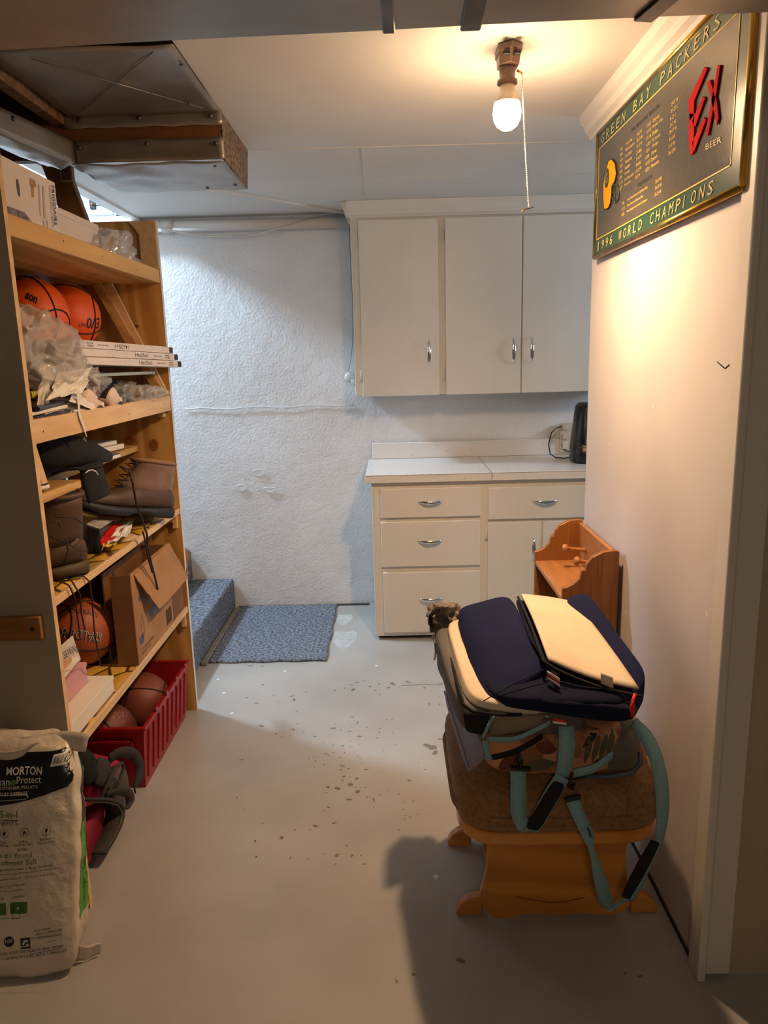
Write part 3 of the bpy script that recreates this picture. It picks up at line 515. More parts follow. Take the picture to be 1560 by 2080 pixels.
patch('printed_picture', [[(-0.9392, 2.0880, 1.9852), (-0.9392, 2.1214, 1.9851), (-0.9392, 2.1195, 1.9673), (-0.9392, 2.0859, 1.9664)], [(-0.9392, 2.0917, 1.9677), (-0.9392, 2.1057, 1.9682), (-0.9392, 2.1007, 1.9388), (-0.9392, 2.0868, 1.9385)]], mat('photo_tan', (.70, .52, .34), .5), t)
patch('printed_oval', disc((-0.9388, 2.0159, 1.9458), (0, 1, 0), (0, 0, 1), .007, 18, .022), mat('slate_print', (.30, .32, .36), .4), t)
ln = []
for cx, y0, y1 in ((79, 375, 440), (85, 377, 448), (91, 379, 420), (91, 430, 460), (86, 452, 466)):
    pass
LNS = [[(-0.9392, 2.1341, 1.9791), (-0.9392, 2.1429, 1.9797), (-0.9392, 2.1326, 1.8971), (-0.9392, 2.1238, 1.8969)], [(-0.9392, 2.1576, 1.9803), (-0.9392, 2.1694, 1.9803), (-0.9392, 2.1584, 1.8939), (-0.9392, 2.1466, 1.8945)], [(-0.9392, 2.1390, 1.8881), (-0.9392, 2.1479, 1.8883), (-0.9392, 2.1460, 1.8585), (-0.9392, 2.1370, 1.8584)], [(-0.9392, 2.1608, 1.8918), (-0.9392, 2.1699, 1.8920), (-0.9392, 2.1673, 1.8592), (-0.9392, 2.1581, 1.8591)]]
patch('small_print', LNS, mat('pale_print', (.74, .66, .62), .5), t)
t = thing('white_box', 'plain low white box behind the printed appliance box on the top shelf', 'box', (-1.1, 2.39, 1.82))
ob('box_body', MB().box(-1.25, -.945, 2.252, 2.555, 1.82, 1.942), mat('plain_white_box', (.84, .78, .72), .5), t, bev=.002)
ob('lid_edge', MB().box(-1.252, -.943, 2.250, 2.557, 1.925, 1.945), mat('plain_white_box', (.84, .78, .72), .5), t, bev=.002)
o = ob('plastic_bag', MB().blob([(-1.18, 2.55, 1.820), (-.91, 2.40, 1.820), (-.91, 2.84, 1.820), (-1.18, 2.86, 1.820), (-1.12, 2.60, 1.93), (-.90, 2.50, 1.91), (-.91, 2.80, 1.965), (-1.12, 2.80, 1.96)], 30, .4, .02, 9, seed=3, cr=.03), cloudy)
tag(o, 'crumpled cloudy plastic bag at the far end of the top shelf', 'bag')
# ---------------------------------------------------------------- second shelf
def slab(c, L, W, H, ang, tilt=0, pitch=0):
    c = Vector(c); R = Matrix.Rotation(ang, 3, 'Z') @ Matrix.Rotation(tilt, 3, 'X') @ Matrix.Rotation(pitch, 3, 'Y')
    return [c + R @ Vector(p) for p in B8(-L / 2, L / 2, -W / 2, W / 2, -H / 2, H / 2)]
FR = [('topmost white furnace filter box of the stack, printed upside down', -.003, -.03, 1.532), ('middle white furnace filter box of the stack, printed 14x25x1', .006, .0, 1.505), ('bottom white furnace filter box of the stack, printed 14x25x1', .012, .02, 1.478)]
ANG = math.atan2(.575, .125)
U = Vector((.215, .977, -.034)).normalized(); Wd = Vector((-.977, .215, 0)).normalized(); Nn = Vector((0, 0, 1))
for i, (lb, dx, dy, z) in enumerate(FR):
    P = Vector((-.975 + dx, 2.375 + dy, z + .020)); L = .62; W = .30; H = .0245
    t = thing('filter_box', lb, 'box', tuple(P + U * .3 + Wd * .15 - Nn * .02), 'furnace filter boxes on the second shelf')
    c8 = [P, P + U * L, P + U * L + Wd * W, P + Wd * W]; c8 = c8 + [p + Nn * H for p in c8]
    ob('box_body', MB().hexa(c8), boxw, t, bev=.0015)
    F = lambda a, b, off=.0008: P + U * (a * L) + Nn * (b * H) - Wd * off
    dk = mat('dark_label', (.15, .15, .16), .5)
    flip = i == 0
    def tx(s, a0, a1, b0, b1, m=dk):
        if flip: a0, a1, b0, b1 = 1 - a0, 1 - a1, 1 - b0, 1 - b1
        text(s, F(a0, b0), F(a1, b0), F(a0, b1), m, t, off=0)
    tx('14x25x1', .50, .64, .25, .80); tx('AIR FILTER', .70, .80, .42, .58); tx('MADE\nIN USA', .84, .90, .2, .8)
    tx('. : . : . : .\n: . : . : . :\n. : . : . : .', .24, .42, .15, .85)
    for a in ((.955, .998), (.01, .05))[: 1 if i else 2]: patch('corner_label', [[F(a[0], .08), F(a[1], .08), F(a[1], .92), F(a[0], .92)]], dk, t)
o = ob('folder', MB().hexa([(-1.20, 2.40, 1.464), (-.955, 2.42, 1.458), (-.905, 2.90, 1.455), (-1.15, 2.92, 1.459), (-1.20, 2.40, 1.474), (-.955, 2.42, 1.468), (-.905, 2.90, 1.466), (-1.15, 2.92, 1.470)]), mat('grey_green_card', (.62, .66, .64), .5), bev=.001)
tag(o, 'thin grey green card folder under the filter boxes', 'folder')
gcl = mat('dark_green_nylon', (.06, .20, .14), .5, c2=(.04, .13, .10), sc=20, bump=.4, bsc=20)
t = thing('green_bag', 'dark green nylon drawstring bag squashed under the filter boxes', 'bag', (-1.05, 2.6, 1.353))
ob('bag_body', MB().blob([(-1.25, 2.42, 1.353), (-.935, 2.42, 1.353), (-.955, 2.86, 1.353), (-1.25, 2.86, 1.353), (-1.22, 2.44, 1.456), (-1.0, 2.44, 1.45), (-1.0, 2.80, 1.448), (-1.22, 2.82, 1.452)], 12, .5, .02, 12, seed=8), gcl, t)
ob('cord', MB().tube([(-.96, 2.36, 1.44), (-.94, 2.42, 1.448), (-.93, 2.45, 1.436), (-.94, 2.40, 1.428), (-.925, 2.44, 1.442), (-.93, 2.50, 1.452), (-.925, 2.47, 1.434)], .003, 6), ink, t)
bA = ball('orange basketball resting on the filter boxes, lettering EVO NXT upside down', (-1.165, 2.75, 1.668), ball_o, (.5, .25, .6), group='orange basketballs on the second shelf')
bB = ball('orange basketball half hidden at the near panel, black lettering showing above the plastic bag', (-1.175, 2.50, 1.664), ball_o, (.2, .9, -.3), group='orange basketballs on the second shelf')
btext(bA, 'EV0', (-1.0453, 2.7513, 1.6603), (-1.0638, 2.6860, 1.6593), (-1.0533, 2.7529, 1.6242), bold=.02); btext(bA, 'NXT', (-1.0685, 2.6840, 1.6408), (-1.0874, 2.6622, 1.6421), (-1.0709, 2.6865, 1.6291))
btext(bB, 'son', (-1.1367, 2.3946, 1.7068), (-1.1076, 2.4039, 1.6887), (-1.1334, 2.4056, 1.7254), bold=.03)
# big clear bag spilling from the near end
t = thing('plastic_bag', 'large crumpled clear plastic bag bulging over the near end of the second shelf', 'bag', (-.98, 2.05, 1.40))
mb = MB().blob([(-1.10, 1.83, 1.47), (-.925, 1.83, 1.455), (-.915, 2.30, 1.435), (-1.06, 2.32, 1.44), (-1.06, 1.83, 1.68), (-.90, 1.83, 1.67), (-.88, 2.16, 1.585), (-1.02, 2.22, 1.62)], 44, .4, .02, 8, seed=12, cr=.03)
ob('bag_body', mb, cloudy, t)
ob('bag_folds', MB().blob([(-1.0, 2.12, 1.43), (-.91, 2.16, 1.42), (-.91, 2.42, 1.405), (-1.0, 2.40, 1.41), (-1.0, 2.10, 1.56), (-.89, 2.10, 1.545), (-.895, 2.40, 1.445), (-1.0, 2.40, 1.45)], 36, .4, .015, 12, seed=21, cr=.03), clear, t)
def crumple(name, label, P0, U, W, seed, m, amp=.02, kind='paper', cat='paper', n=10):
    P0 = Vector(P0); U = Vector(U) - P0; W = Vector(W) - P0; N_ = U.cross(W).normalized()
    def f(u, v):
        q = noise.noise(Vector((u * 2.2 + seed, v * 2.2, seed))); return P0 + U * u + W * v + N_ * amp * (abs(q) * 2 + .3 * noise.noise(Vector((u * 6, v * 6, seed))))
    o = ob(name, MB().grid(f, n, n, .001, smooth=False), m); return tag(o, label, cat)
crumple('paper_sheet', 'white folded paper peak lying below the big clear bag', (-0.8950, 1.9301, 1.4086), (-0.8900, 2.1490, 1.4166), (-0.9300, 2.1041, 1.4787), 2, paper, .016)
crumple('paper_sheet', 'crumpled white paper spread at the front lip of the second shelf', (-0.9000, 1.9118, 1.3720), (-0.8920, 2.2510, 1.3554), (-0.9600, 2.0221, 1.4088), 5, paper, .012)
crumple('paper_sheet', 'white paper strip standing against the near panel on the second shelf', (-0.9100, 1.9013, 1.3857), (-0.9100, 1.9701, 1.3924), (-0.9500, 2.0325, 1.4965), 9, paper, .02)
crumple('paper_sheet', 'large bent white paper with a torn tip over the pale shelf lip', (-0.8850, 2.0494, 1.4013), (-0.8850, 2.2408, 1.3560), (-0.9300, 2.1976, 1.4325), 14, paper, .014)
o = ob('paper_strip', MB().strap([(-0.8820, 2.1061, 1.4185), (-0.8780, 2.0940, 1.3847), (-0.8765, 2.0898, 1.3574), (-0.8765, 2.1036, 1.3326), (-0.8765, 2.1211, 1.2942)], [(0, .006, 0), (0, .007, 0), (0, .006, .002), (0, .007, 0), (0, .002, 0)], .0008), paper)
tag(o, 'narrow white paper ribbon hanging over the second shelf lip', 'ribbon')
navyp = mat('navy_print', (.12, .15, .28), .3, c2=(.45, .46, .50), sc=30, lo=.55, hi=.7)
for k in range(4):
    z = 1.354 + k * .0125; o = ob('magazine', MB().hexa(slab((-.985 + .004 * k, 1.945 + .012 * (k % 2), z + .005), .17, .235, .009, .08 * (k - 1.5), .02)), [navyp, paper][k == 2], bev=.002)
    tag(o, ['navy magazine at the bottom of the pile by the near panel', 'navy magazine second from the bottom of the pile', 'white covered magazine third from the bottom of the pile', 'navy magazine topmost of the pile under crumpled paper'][k], 'magazine', 'magazines at the near end of the second shelf')
coil = mat('yellow_coil', (.75, .70, .15), .5)
tag(ob('coiled_cord', MB().tube([(-.93 + .004 * math.sin(a * 2), 1.925 + .0018 * a, 1.425 + .008 * math.sin(a * 2 + 1.57)) for a in [k * .35 for k in range(90)]], .0022, 5), coil), 'small yellow coiled cord showing under the clear bag', 'cord')
def sneaker(label, c, f, u, L, ms, group=None, patch_m=None):
    c = Vector(c); f = Vector(f).normalized(); u = Vector(u); u = (u - f * u.dot(f)).normalized(); s = f.cross(u)
    t = thing('shoe', label, 'shoe', tuple(c), group)
    W = L * .19
    sec = lambda T, w_, h0, h1: (c + f * (T * L) + u * ((h0 + h1) / 2 * L), s * (W * w_), u * ((h1 - h0) / 2 * L))
    ob('sole', MB().loft([sec(0, .55, .0, .08), sec(.03, .8, -.01, .10), sec(.25, .85, 0, .09), sec(.5, .8, .0, .085), sec(.75, 1.05, 0, .085), sec(.92, .8, .01, .09), sec(1, .3, .03, .08)], 14, 3), ms[1], t)
    ob('upper', MB().loft([sec(.01, .5, .07, .36), sec(.06, .72, .07, .42), sec(.22, .78, .07, .40), sec(.38, .78, .07, .36), sec(.55, .8, .07, .28), sec(.75, .92, .07, .21), sec(.92, .7, .07, .16), sec(.98, .3, .07, .12)], 16, 2.4), ms[0], t)
    ob('opening', MB().loft([sec(.07, .5, .36, .43), sec(.2, .6, .36, .415), sec(.36, .5, .34, .375)], 12, 2), black_cloth, t)
    mb = MB()
    for k in range(4): T = .42 + .07 * k; h = .345 - .07 * k * .9; mb.tube([c + f * (T * L) + u * (h * L) - s * W * .55, c + f * ((T + .03) * L) + u * ((h + .005) * L), c + f * (T * L) + u * (h * L) + s * W * .55], .003, 6)
    ob('laces', mb, ms[2], t)
    if patch_m: ob('heel_pad', MB().blob([c + f * a + s * b + u * d for a, b, d in ((-.006, -W * .45, .01 * L), (-.006, W * .45, .01 * L), (.002, W * .45, .01 * L), (.002, -W * .45, .01 * L), (-.006, -W * .45, .12 * L), (-.006, W * .45, .12 * L), (.002, W * .45, .12 * L), (.002, -W * .45, .12 * L))], 5, .7), patch_m, t)
    return t
pinkw = mat('pale_pink_leather', (.86, .76, .70), .5, bump=.2, bsc=60); dgrey = mat('dark_grey_rubber', (.22, .21, .21), .6)
sneaker('pale pinkish sneaker, left one of the pair on the second shelf lip, sole outward', (-0.8930, 2.2826, 1.3471), (-.75, .25, .25), (.1, -.8, .55), .24, (pinkw, pinkw, paper), 'pale sneakers on the second shelf', dgrey)
sneaker('pale pinkish sneaker, right one of the pair leaning beside the clear wrap', (-0.8930, 2.4493, 1.3504), (-.75, .05, .28), (.1, -.8, .55), .24, (pinkw, pinkw, paper), 'pale sneakers on the second shelf', dgrey)
o = ob('plastic_bag', MB().blob([(-1.1, 2.52, 1.353), (-.885, 2.50, 1.353), (-.86, 2.95, 1.372), (-1.05, 2.94, 1.353), (-1.08, 2.54, 1.42), (-.91, 2.54, 1.415), (-.88, 2.90, 1.41), (-1.05, 2.9, 1.41)], 36, .4, .015, 13, seed=33, cr=.03), clear)
tag(o, 'crumpled clear plastic wrap at the far end of the second shelf', 'wrap')
# ---------------------------------------------------------------- third level: clothes, books, shoes
wt = mat('white_print', (.85, .85, .87), .5)
t = thing('black_backpack', 'black fabric bag with white print slumped under the second shelf', 'bag', (-1.08, 2.2, 1.173))
ob('bag_body', MB().blob([(-1.30, 1.84, 1.173), (-.97, 1.86, 1.173), (-1.02, 2.50, 1.173), (-1.30, 2.5, 1.173), (-1.28, 1.84, 1.300), (-1.0, 1.88, 1.30), (-1.02, 2.30, 1.31), (-1.28, 2.4, 1.30)], 14, .5, .02, 9, seed=4), black_cloth, t)
text('DUKE', (-0.9750, 2.1164, 1.2402), (-0.9750, 2.2453, 1.2122), (-0.9750, 2.1312, 1.2713), mat('dim_blue_print', (.30, .36, .55), .5), t)
ob('sleeve', MB().loft([((-1.0, 2.02, 1.27), (.04, 0, 0), (0, 0, .05)), ((-.96, 2.16, 1.25), (.045, 0, 0), (0, 0, .05)), ((-.95, 2.30, 1.225), (.04, 0, 0), (0, .01, .035)), ((-.95, 2.42, 1.20), (.03, 0, 0), (0, 0, .02))], 14), black_cloth, t)
t = thing('grey_pouch', 'small light grey cloth pouch among the black clothes', 'pouch', (-.93, 2.12, 1.20))
ob('pouch_body', MB().hexa([(-0.9500, 2.2073, 1.2393), (-0.9200, 2.2404, 1.2252), (-0.9500, 2.3135, 1.2162), (-0.9800, 2.2770, 1.2310), (-0.9500, 2.2148, 1.2934), (-0.9200, 2.2120, 1.2855), (-0.9500, 2.2842, 1.2785), (-0.9800, 2.2847, 1.2869)]), mat('light_grey_cloth', (.62, .60, .58), .8), t, bev=.006, seg=3)
bl = mat('blue_cover', (.16, .22, .45), .35, c2=(.30, .36, .55), sc=25, lo=.6, hi=.66)
for k, (lb, m, x, y, L, W, H, a, z) in enumerate((('blue covered book lying under the grey one on the short shelf', bl, -1.07, 2.45, .19, .30, .016, -.12, 1.181), ('grey white book on top of the blue book', boxw, -1.10, 2.62, .17, .25, .018, -.20, 1.199), ('dark spined white book topmost on the short shelf', mat('photo_grey', (.66, .64, .60), .4), -1.12, 2.60, .17, .24, .016, -.28, 1.217))):
    t = thing('book', lb, 'book', (x, y, z - H / 2), 'books on the short shelf'); c8 = slab((x, y, z), L, W, H, a); ob('cover', MB().hexa(c8), m, t, bev=.001)
    cc = sum(c8, Vector()) / 8; ob('pages', MB().hexa([cc + (p - cc) * 1.004 - Vector((0, 0, (p - cc).z * .35)) for p in c8]), paper, t)
sneaker('black running shoe with white sole standing by the near panel', (-1.10, 1.90, 1.174), (.9, .12, 0), (0, 0, 1), .19, (black_cloth, paper, ink))
t = thing('baseball_hat', 'black peaked hat with a curved white line hanging from the short shelf', 'hat', (-.93, 2.20, 1.12))
mb = MB().grid(lambda u, v: Vector((-.925 + .055 * math.cos((u - .5) * 2.2) - .02 * v, 2.215 + .085 * math.sin((u - .5) * 2.4) * (1 - .15 * v), 1.095 + .105 * v + .01 * math.sin(u * 3))), 14, 10, .004)
cp_ = ob('crown', mb, black_cloth, t)
ob('brim', MB().grid(lambda u, v: Vector((-.93 + .05 * math.cos((u - .5) * 2.2) - v * .06, 2.21 + .08 * math.sin((u - .5) * 2.4), 1.198 - .012 * (u - .5) ** 2 + .006 * math.sin(v * 3))), 12, 6, .003), black_cloth, t)
ob('piping', MB().tube([(-0.8650, 2.0563, 1.1993), (-0.8650, 2.0816, 1.2025), (-0.8650, 2.1094, 1.1996), (-0.8650, 2.1294, 1.1922), (-0.8650, 2.1446, 1.1796)], .0018, 6), wt, t)
# ---------------------------------------------------------------- boots
def boot(name, label, heel, toe, u, H, ms, group=None, W=.052, lace=True):
    c = Vector(heel); f = Vector(toe) - c; L = f.length; f.normalize(); u = Vector(u); u = (u - f * u.dot(f)).normalized(); s = f.cross(u)
    t = thing(name, label, 'boot', tuple(c), group)
    def sec(T, w_, h0, h1, lean=0): return (c + f * (T * L + lean) + u * ((h0 + h1) / 2), s * (W * w_), u * ((h1 - h0) / 2))
    ob('sole', MB().loft([sec(-.01, .6, 0, .035), sec(.02, .85, -.002, .045), sec(.28, .9, 0, .038), sec(.33, .8, .010, .036), sec(.46, .8, .010, .034), sec(.52, .95, 0, .034), sec(.75, 1.06, .002, .036), sec(.93, .85, .012, .044), sec(1.01, .4, .026, .046)], 18, 3.2), ms[1], t)
    ob('foot', MB().loft([sec(.005, .65, .03, .10), sec(.08, .86, .03, .125), sec(.3, .9, .03, .125), sec(.5, .92, .028, .108), sec(.68, 1.0, .028, .085), sec(.85, .88, .03, .072), sec(.96, .6, .036, .062), sec(.995, .3, .04, .052)], 18, 2.5), ms[2], t)
    st = []
    for k, (T, lf, lb_, w_) in enumerate(((.10, .56, 0, .88), (.30, .50, -.005, .86), (.55, .43, -.01, .84), (.8, .40, -.015, .88), (1.0, .42, -.02, .93))):
        z = .085 + (H - .085) * T; a, b = lb_ * L, lf * L; st.append((c + f * ((a + b) / 2) + u * z, s * (W * w_), f * ((b - a) / 2)))
    ob('shaft', MB().loft(st, 22, 2.3), ms[0], t)
    ob('collar', MB().tube([st[-1][0] + st[-1][1] * math.cos(a) + st[-1][2] * math.sin(a) for a in [2 * PI * k / 22 for k in range(22)]], .008, 8, True), ms[3], t)
    ob('lining', MB().loft([(st[-1][0] + u * .001, st[-1][1] * .85, st[-1][2] * .85), (st[-1][0] + u * .006, st[-1][1] * .8, st[-1][2] * .8)], 18, 2), black_cloth, t)
    mb = MB()
    for k in range(5):
        T = k / 4; q = c + f * (.56 - .13 * T) * L + u * (.105 + (H - .12) * T); mb.tube([q - s * W * .42, q + f * .008, q + s * W * .42], .0026, 6); mb.tube([q - s * W * .42, q + s * W * .42 + u * .02], .0022, 6)
    if lace: ob('laces', mb, ms[4], t)
    for T in (.3, .6): ob('panel_seam', MB().tube([c + f * (x * L) + s * (W * .93 + .001) + u * (.05 + .03 * T + .02 * math.sin(x * 5)) for x in (.05, .2, .35, .5, .62)], .0016, 5), ms[4], t)
    return t
taupe = mat('taupe_suede', (.48, .38, .32), .85, c2=(.42, .32, .27), sc=14, bump=.2, bsc=50, sheen=.3)
brnl = mat('brown_leather', (.34, .25, .18), .6, c2=(.27, .19, .13), sc=12, bump=.25, bsc=40)
rub = mat('black_rubber', (.13, .13, .14), .6, bump=.3, bsc=30); olive = mat('olive_sole', (.33, .28, .20), .6, c2=(.27, .23, .16), sc=10, stretch=(1, 1, 12))
lacem = mat('brown_lace', (.22, .14, .11), .8, c2=(.14, .09, .08), sc=140)
hb = boot('hiking_boot', 'taupe suede hiking boot lying over the fourth shelf edge, laces dangling', (-.868, 2.76, .915), (-1.065, 2.40, 1.015), (.10, .22, 1), .205, (taupe, rub, brnl, mat('tan_collar', (.55, .42, .32), .85), lacem), W=.058)
ob('hanging_lace', MB().tube([(-0.8600, 2.3095, 1.1800), (-0.8400, 2.3333, 1.1648), (-0.8300, 2.3277, 1.1176), (-0.8300, 2.3415, 1.0505), (-0.8300, 2.3858, 0.9832), (-0.8450, 2.4562, 0.9245), (-0.8500, 2.4689, 0.8778), (-0.8500, 2.4846, 0.8203), (-0.8500, 2.5137, 0.7486), (-0.8500, 2.5291, 0.7034)], .0036, 7), lacem, hb)
ob('hanging_lace', MB().tube([(-0.8550, 2.4484, 0.9353), (-0.8500, 2.4515, 0.8910), (-0.8500, 2.4620, 0.8355), (-0.8500, 2.4888, 0.7779)], .0034, 7), lacem, hb)
bb = boot('brown_boot', 'worn brown leather boot with toe out beside the near panel on the fourth shelf', (-.905, 2.075, .909), (-1.15, 1.86, .912), (.12, .02, 1), .235, (brnl, olive, brnl, brnl, lacem), W=.056)
for q_ in ([(-0.8600, 1.8326, 1.1214), (-0.8500, 1.9172, 1.1000), (-0.8600, 2.0030, 1.0617)], [(-0.8600, 1.8367, 0.9966), (-0.8450, 1.8800, 1.0068), (-0.8500, 1.9802, 0.9937)], [(-0.8500, 1.8593, 1.0563), (-0.8500, 1.8595, 1.0232), (-0.8550, 1.8397, 0.9956)], [(-0.8600, 1.8181, 1.1093), (-0.8600, 1.8455, 1.1056), (-0.8600, 1.8525, 1.0884)]): ob('panel_seam', MB().tube(q_, .0022, 5), lacem, bb)
ob('stitched_panel', MB().tube([(-0.9000, 1.8715, 1.0612), (-0.8700, 1.8731, 1.0467), (-0.8600, 1.9189, 1.0185), (-0.8700, 1.9934, 1.0233)], .0016, 5), lacem, bb)
LL = [[(-0.9000, 1.8912, 0.9369), (-0.8750, 1.8959, 0.9183), (-0.8700, 1.9113, 0.8783), (-0.8700, 1.9134, 0.8140), (-0.9000, 1.9802, 0.7307)], [(-0.9000, 1.9101, 0.9283), (-0.8750, 1.9138, 0.9265), (-0.8700, 1.9437, 0.8774), (-0.8800, 1.9620, 0.8181), (-0.9000, 2.0159, 0.7467)], [(-0.9000, 1.9866, 0.9160), (-0.8800, 1.9986, 0.9148), (-0.8700, 2.0162, 0.8916), (-0.8700, 2.0185, 0.8348), (-0.8800, 2.0320, 0.7248), (-0.9200, 2.1420, 0.5821)]]
for L_ in LL: ob('hanging_lace', MB().tube(L_, .0024, 6), lacem, bb)
t = thing('paint_bucket', 'small white tub with red rim at the far end of the fourth shelf', 'tub', (-.965, 2.88, .906))
mb = MB().lathe([(0, 0), (.062, 0), (.064, .004), (.080, .115), (.078, .115), (.060, .01), (0, .008)], (-.955, 2.885, .906), (0, 0, 1), 28); ob('tub_body', mb, mat('cream_tub', (.84, .79, .68), .4), t)
ob('red_band', MB().lathe([(.078, .075), (.0835, .118), (.088, .120), (.086, .158), (.083, .158), (.082, .12), (.076, .075)], (-.955, 2.885, .906), (0, 0, 1), 28), mat('red_plastic', (.62, .10, .12), .35), t)
ob('rim', MB().tube([(-.955 + .087 * math.cos(a), 2.885 + .087 * math.sin(a), 1.066) for a in [2 * PI * k / 28 for k in range(28)]], .004, 8, True), mat('red_plastic', (.62, .10, .12), .35), t)
t = thing('game_case', 'black plastic disc case standing behind the brown boot', 'case', (-1.0, 2.2, .906))
ob('case_body', MB().hexa([(-0.9700, 2.2731, 0.8992), (-0.9400, 2.2815, 0.8994), (-1.0000, 2.5723, 0.9183), (-1.0500, 2.6085, 0.9110), (-0.9700, 2.2766, 0.9985), (-0.9400, 2.2995, 0.9795), (-1.0000, 2.5808, 0.9490), (-1.0500, 2.5654, 0.9572)]), black_plastic, t, bev=.002)
ob('insert', MB().hexa([(-0.9720, 2.2785, 1.0013), (-0.9420, 2.3048, 0.9799), (-1.0000, 2.5762, 0.9500), (-1.0500, 2.5659, 0.9589), (-0.9720, 2.2793, 1.0043), (-0.9420, 2.3056, 0.9830), (-1.0000, 2.5772, 0.9534), (-1.0500, 2.5668, 0.9623)]), mat('photo_grey', (.66, .64, .60), .4), t)
redp = mat('red_print', (.80, .10, .08), .4); yel = mat('yellow_print', (.85, .68, .15), .5)
o = ob('booklet', MB().hexa([(-0.9400, 2.2899, 0.9298), (-0.9100, 2.3127, 0.9330), (-0.9700, 2.6024, 0.9160), (-1.0000, 2.5765, 0.9336), (-0.9400, 2.2911, 0.9491), (-0.9100, 2.3235, 0.9402), (-0.9700, 2.6091, 0.9217), (-1.0000, 2.5830, 0.9394)]), redp, bev=.001); tag(o, 'red folded booklet between the disc case and the hiking boot', 'booklet')
crumple('paper_sheet', 'white crumpled leaflet beside the red booklet on the fourth shelf', (-0.9000, 2.2330, 0.9404), (-0.8900, 2.4109, 0.9281), (-1.0000, 2.5737, 0.9234), 3, paper, .012)
crumple('paper_sheet', 'torn yellow card scrap in front of the red booklet', (-0.9050, 2.2080, 0.9344), (-0.8950, 2.3045, 0.9250), (-0.9400, 2.3141, 0.9268), 6, yel, .008)
# ---------------------------------------------------------------- fifth shelf
t = thing('gallon_carton', 'dark cardboard carton marked 1 GALLON at the back of the fifth shelf', 'carton', (-1.17, 2.8, .48))
ob('carton_body', MB().box(-1.325, -1.0, 2.63, 2.965, .482, .800), carton_d, t, bev=.002)
ob('carton_flap', MB().box(-1.325, -1.02, 2.628, 2.634, .795, .845), carton_d, t)
text('GALLON', (-1.1185, 2.6280, 0.6799), (-1.0672, 2.6280, 0.6767), (-1.1166, 2.6280, 0.6971), ink, t); text('1', (-1.0940, 2.6280, 0.7023), (-1.0885, 2.6280, 0.7021), (-1.0928, 2.6280, 0.7137), ink, t)
t = thing('water_carton', 'open tan cardboard carton with blue print on the fifth shelf', 'carton', (-.94, 2.58, .48))
th = .005
ob('front_panel', MB().box(-.885 - th, -.885, 2.372, 2.80, .482, .805), carton, t); ob('back_panel', MB().box(-.995, -.995 + th, 2.40, 2.80, .482, .80), carton_d, t)
ob('end_panel', MB().hexa([(-.953, 2.363, .482), (-.885, 2.367, .482), (-.885, 2.373, .482), (-.953, 2.369, .482), (-.953, 2.363, .800), (-.885, 2.367, .805), (-.885, 2.373, .805), (-.953, 2.369, .80)]), carton_d, t)
ob('end_panel', MB().box(-.99, -.885, 2.795, 2.80, .482, .80), carton_d, t); ob('carton_base', MB().box(-.99, -.89, 2.372, 2.795, .482, .486), carton, t)
ob('torn_flap', MB().grid(lambda u, v: Vector((-0.8820, 2.3991, 0.7968)).lerp(Vector((-0.8350, 2.4853, 0.6424)), u).lerp(Vector((-0.8850, 2.8171, 0.8019)).lerp(Vector((-0.8500, 2.9184, 0.6307)), u), v) + Vector((.004 * math.sin(v * 3), .006 * noise.noise(Vector((u * 9, 0, 1))) * (v < .1), .005 * noise.noise(Vector((u * 9, 0, 3))) * (v < .1))), 12, 8, .004, smooth=False), carton, t)
bpr = mat('blue_grey_print', (.27, .31, .42), .6); X2 = -.8842
patch('bottle_print', [[(-0.8842, 2.3958, 0.5680), (-0.8842, 2.4446, 0.5743), (-0.8842, 2.4352, 0.5414), (-0.8842, 2.3986, 0.5416)], ring((-0.8842, 2.4393, 0.5928), (0, 1, 0), (0, 0, 1), .014, .002, 16, .045)], bpr, t)
patch('logo_print', [[(-0.8842, 2.5199, 0.6276), (-0.8842, 2.6072, 0.6313), (-0.8842, 2.6001, 0.6069), (-0.8842, 2.5181, 0.6021)], [(-0.8842, 2.4263, 0.7108), (-0.8842, 2.4527, 0.7128), (-0.8842, 2.4681, 0.6932), (-0.8842, 2.4301, 0.6881)]], bpr, t)
text('DISTILLED', (-0.8842, 2.5253, 0.5883), (-0.8842, 2.6550, 0.5876), (-0.8842, 2.5302, 0.6052), bpr, t); text('3-1 GAL BOTTLES', (-0.8842, 2.4125, 0.5177), (-0.8842, 2.5384, 0.5152), (-0.8842, 2.4130, 0.5285), ink, t); text('NATURAL WATER', (-0.8842, 2.4083, 0.5030), (-0.8842, 2.5004, 0.5020), (-0.8842, 2.4111, 0.5128), ink, t)
patch('barcode_print', [[(-.8842, 2.70 + .008 * k, .50), (-.8842, 2.704 + .008 * k, .50), (-.8842, 2.704 + .008 * k, .56), (-.8842, 2.70 + .008 * k, .56)] for k in range(9)], ink, t)
t = thing('torn_cardboard', 'torn corrugated cardboard pieces standing at the far panel above the carton', 'cardboard', (-.94, 2.9, .66))
for k, (a, b, c, d) in enumerate((((-0.9300, 3.0036, 0.7447), (-0.9300, 3.0862, 0.7233), (-0.9000, 3.1093, 0.5895), (-0.9000, 2.9803, 0.6282)), ((-0.9200, 3.0566, 0.7438), (-0.9000, 3.0585, 0.7363), (-0.8750, 3.0603, 0.6850), (-0.8750, 2.9769, 0.6178)))):
    ob('torn_piece', MB().prism([a, b, c, d], (-.006, .002, 0)), [carton, carton_d][k], t)
ob('lower_fill', MB().box(-1.0, -.89, 2.81, 2.965, .482, .70), carton_d, t, bev=.003)
bC = ball('brown basketball lettered SPALDING upside down on the fifth shelf', (-1.09, 2.40, .600), ball_b, (.35, .2, .9))
tan_l = mat('seam_white', (.88, .84, .76), .5)
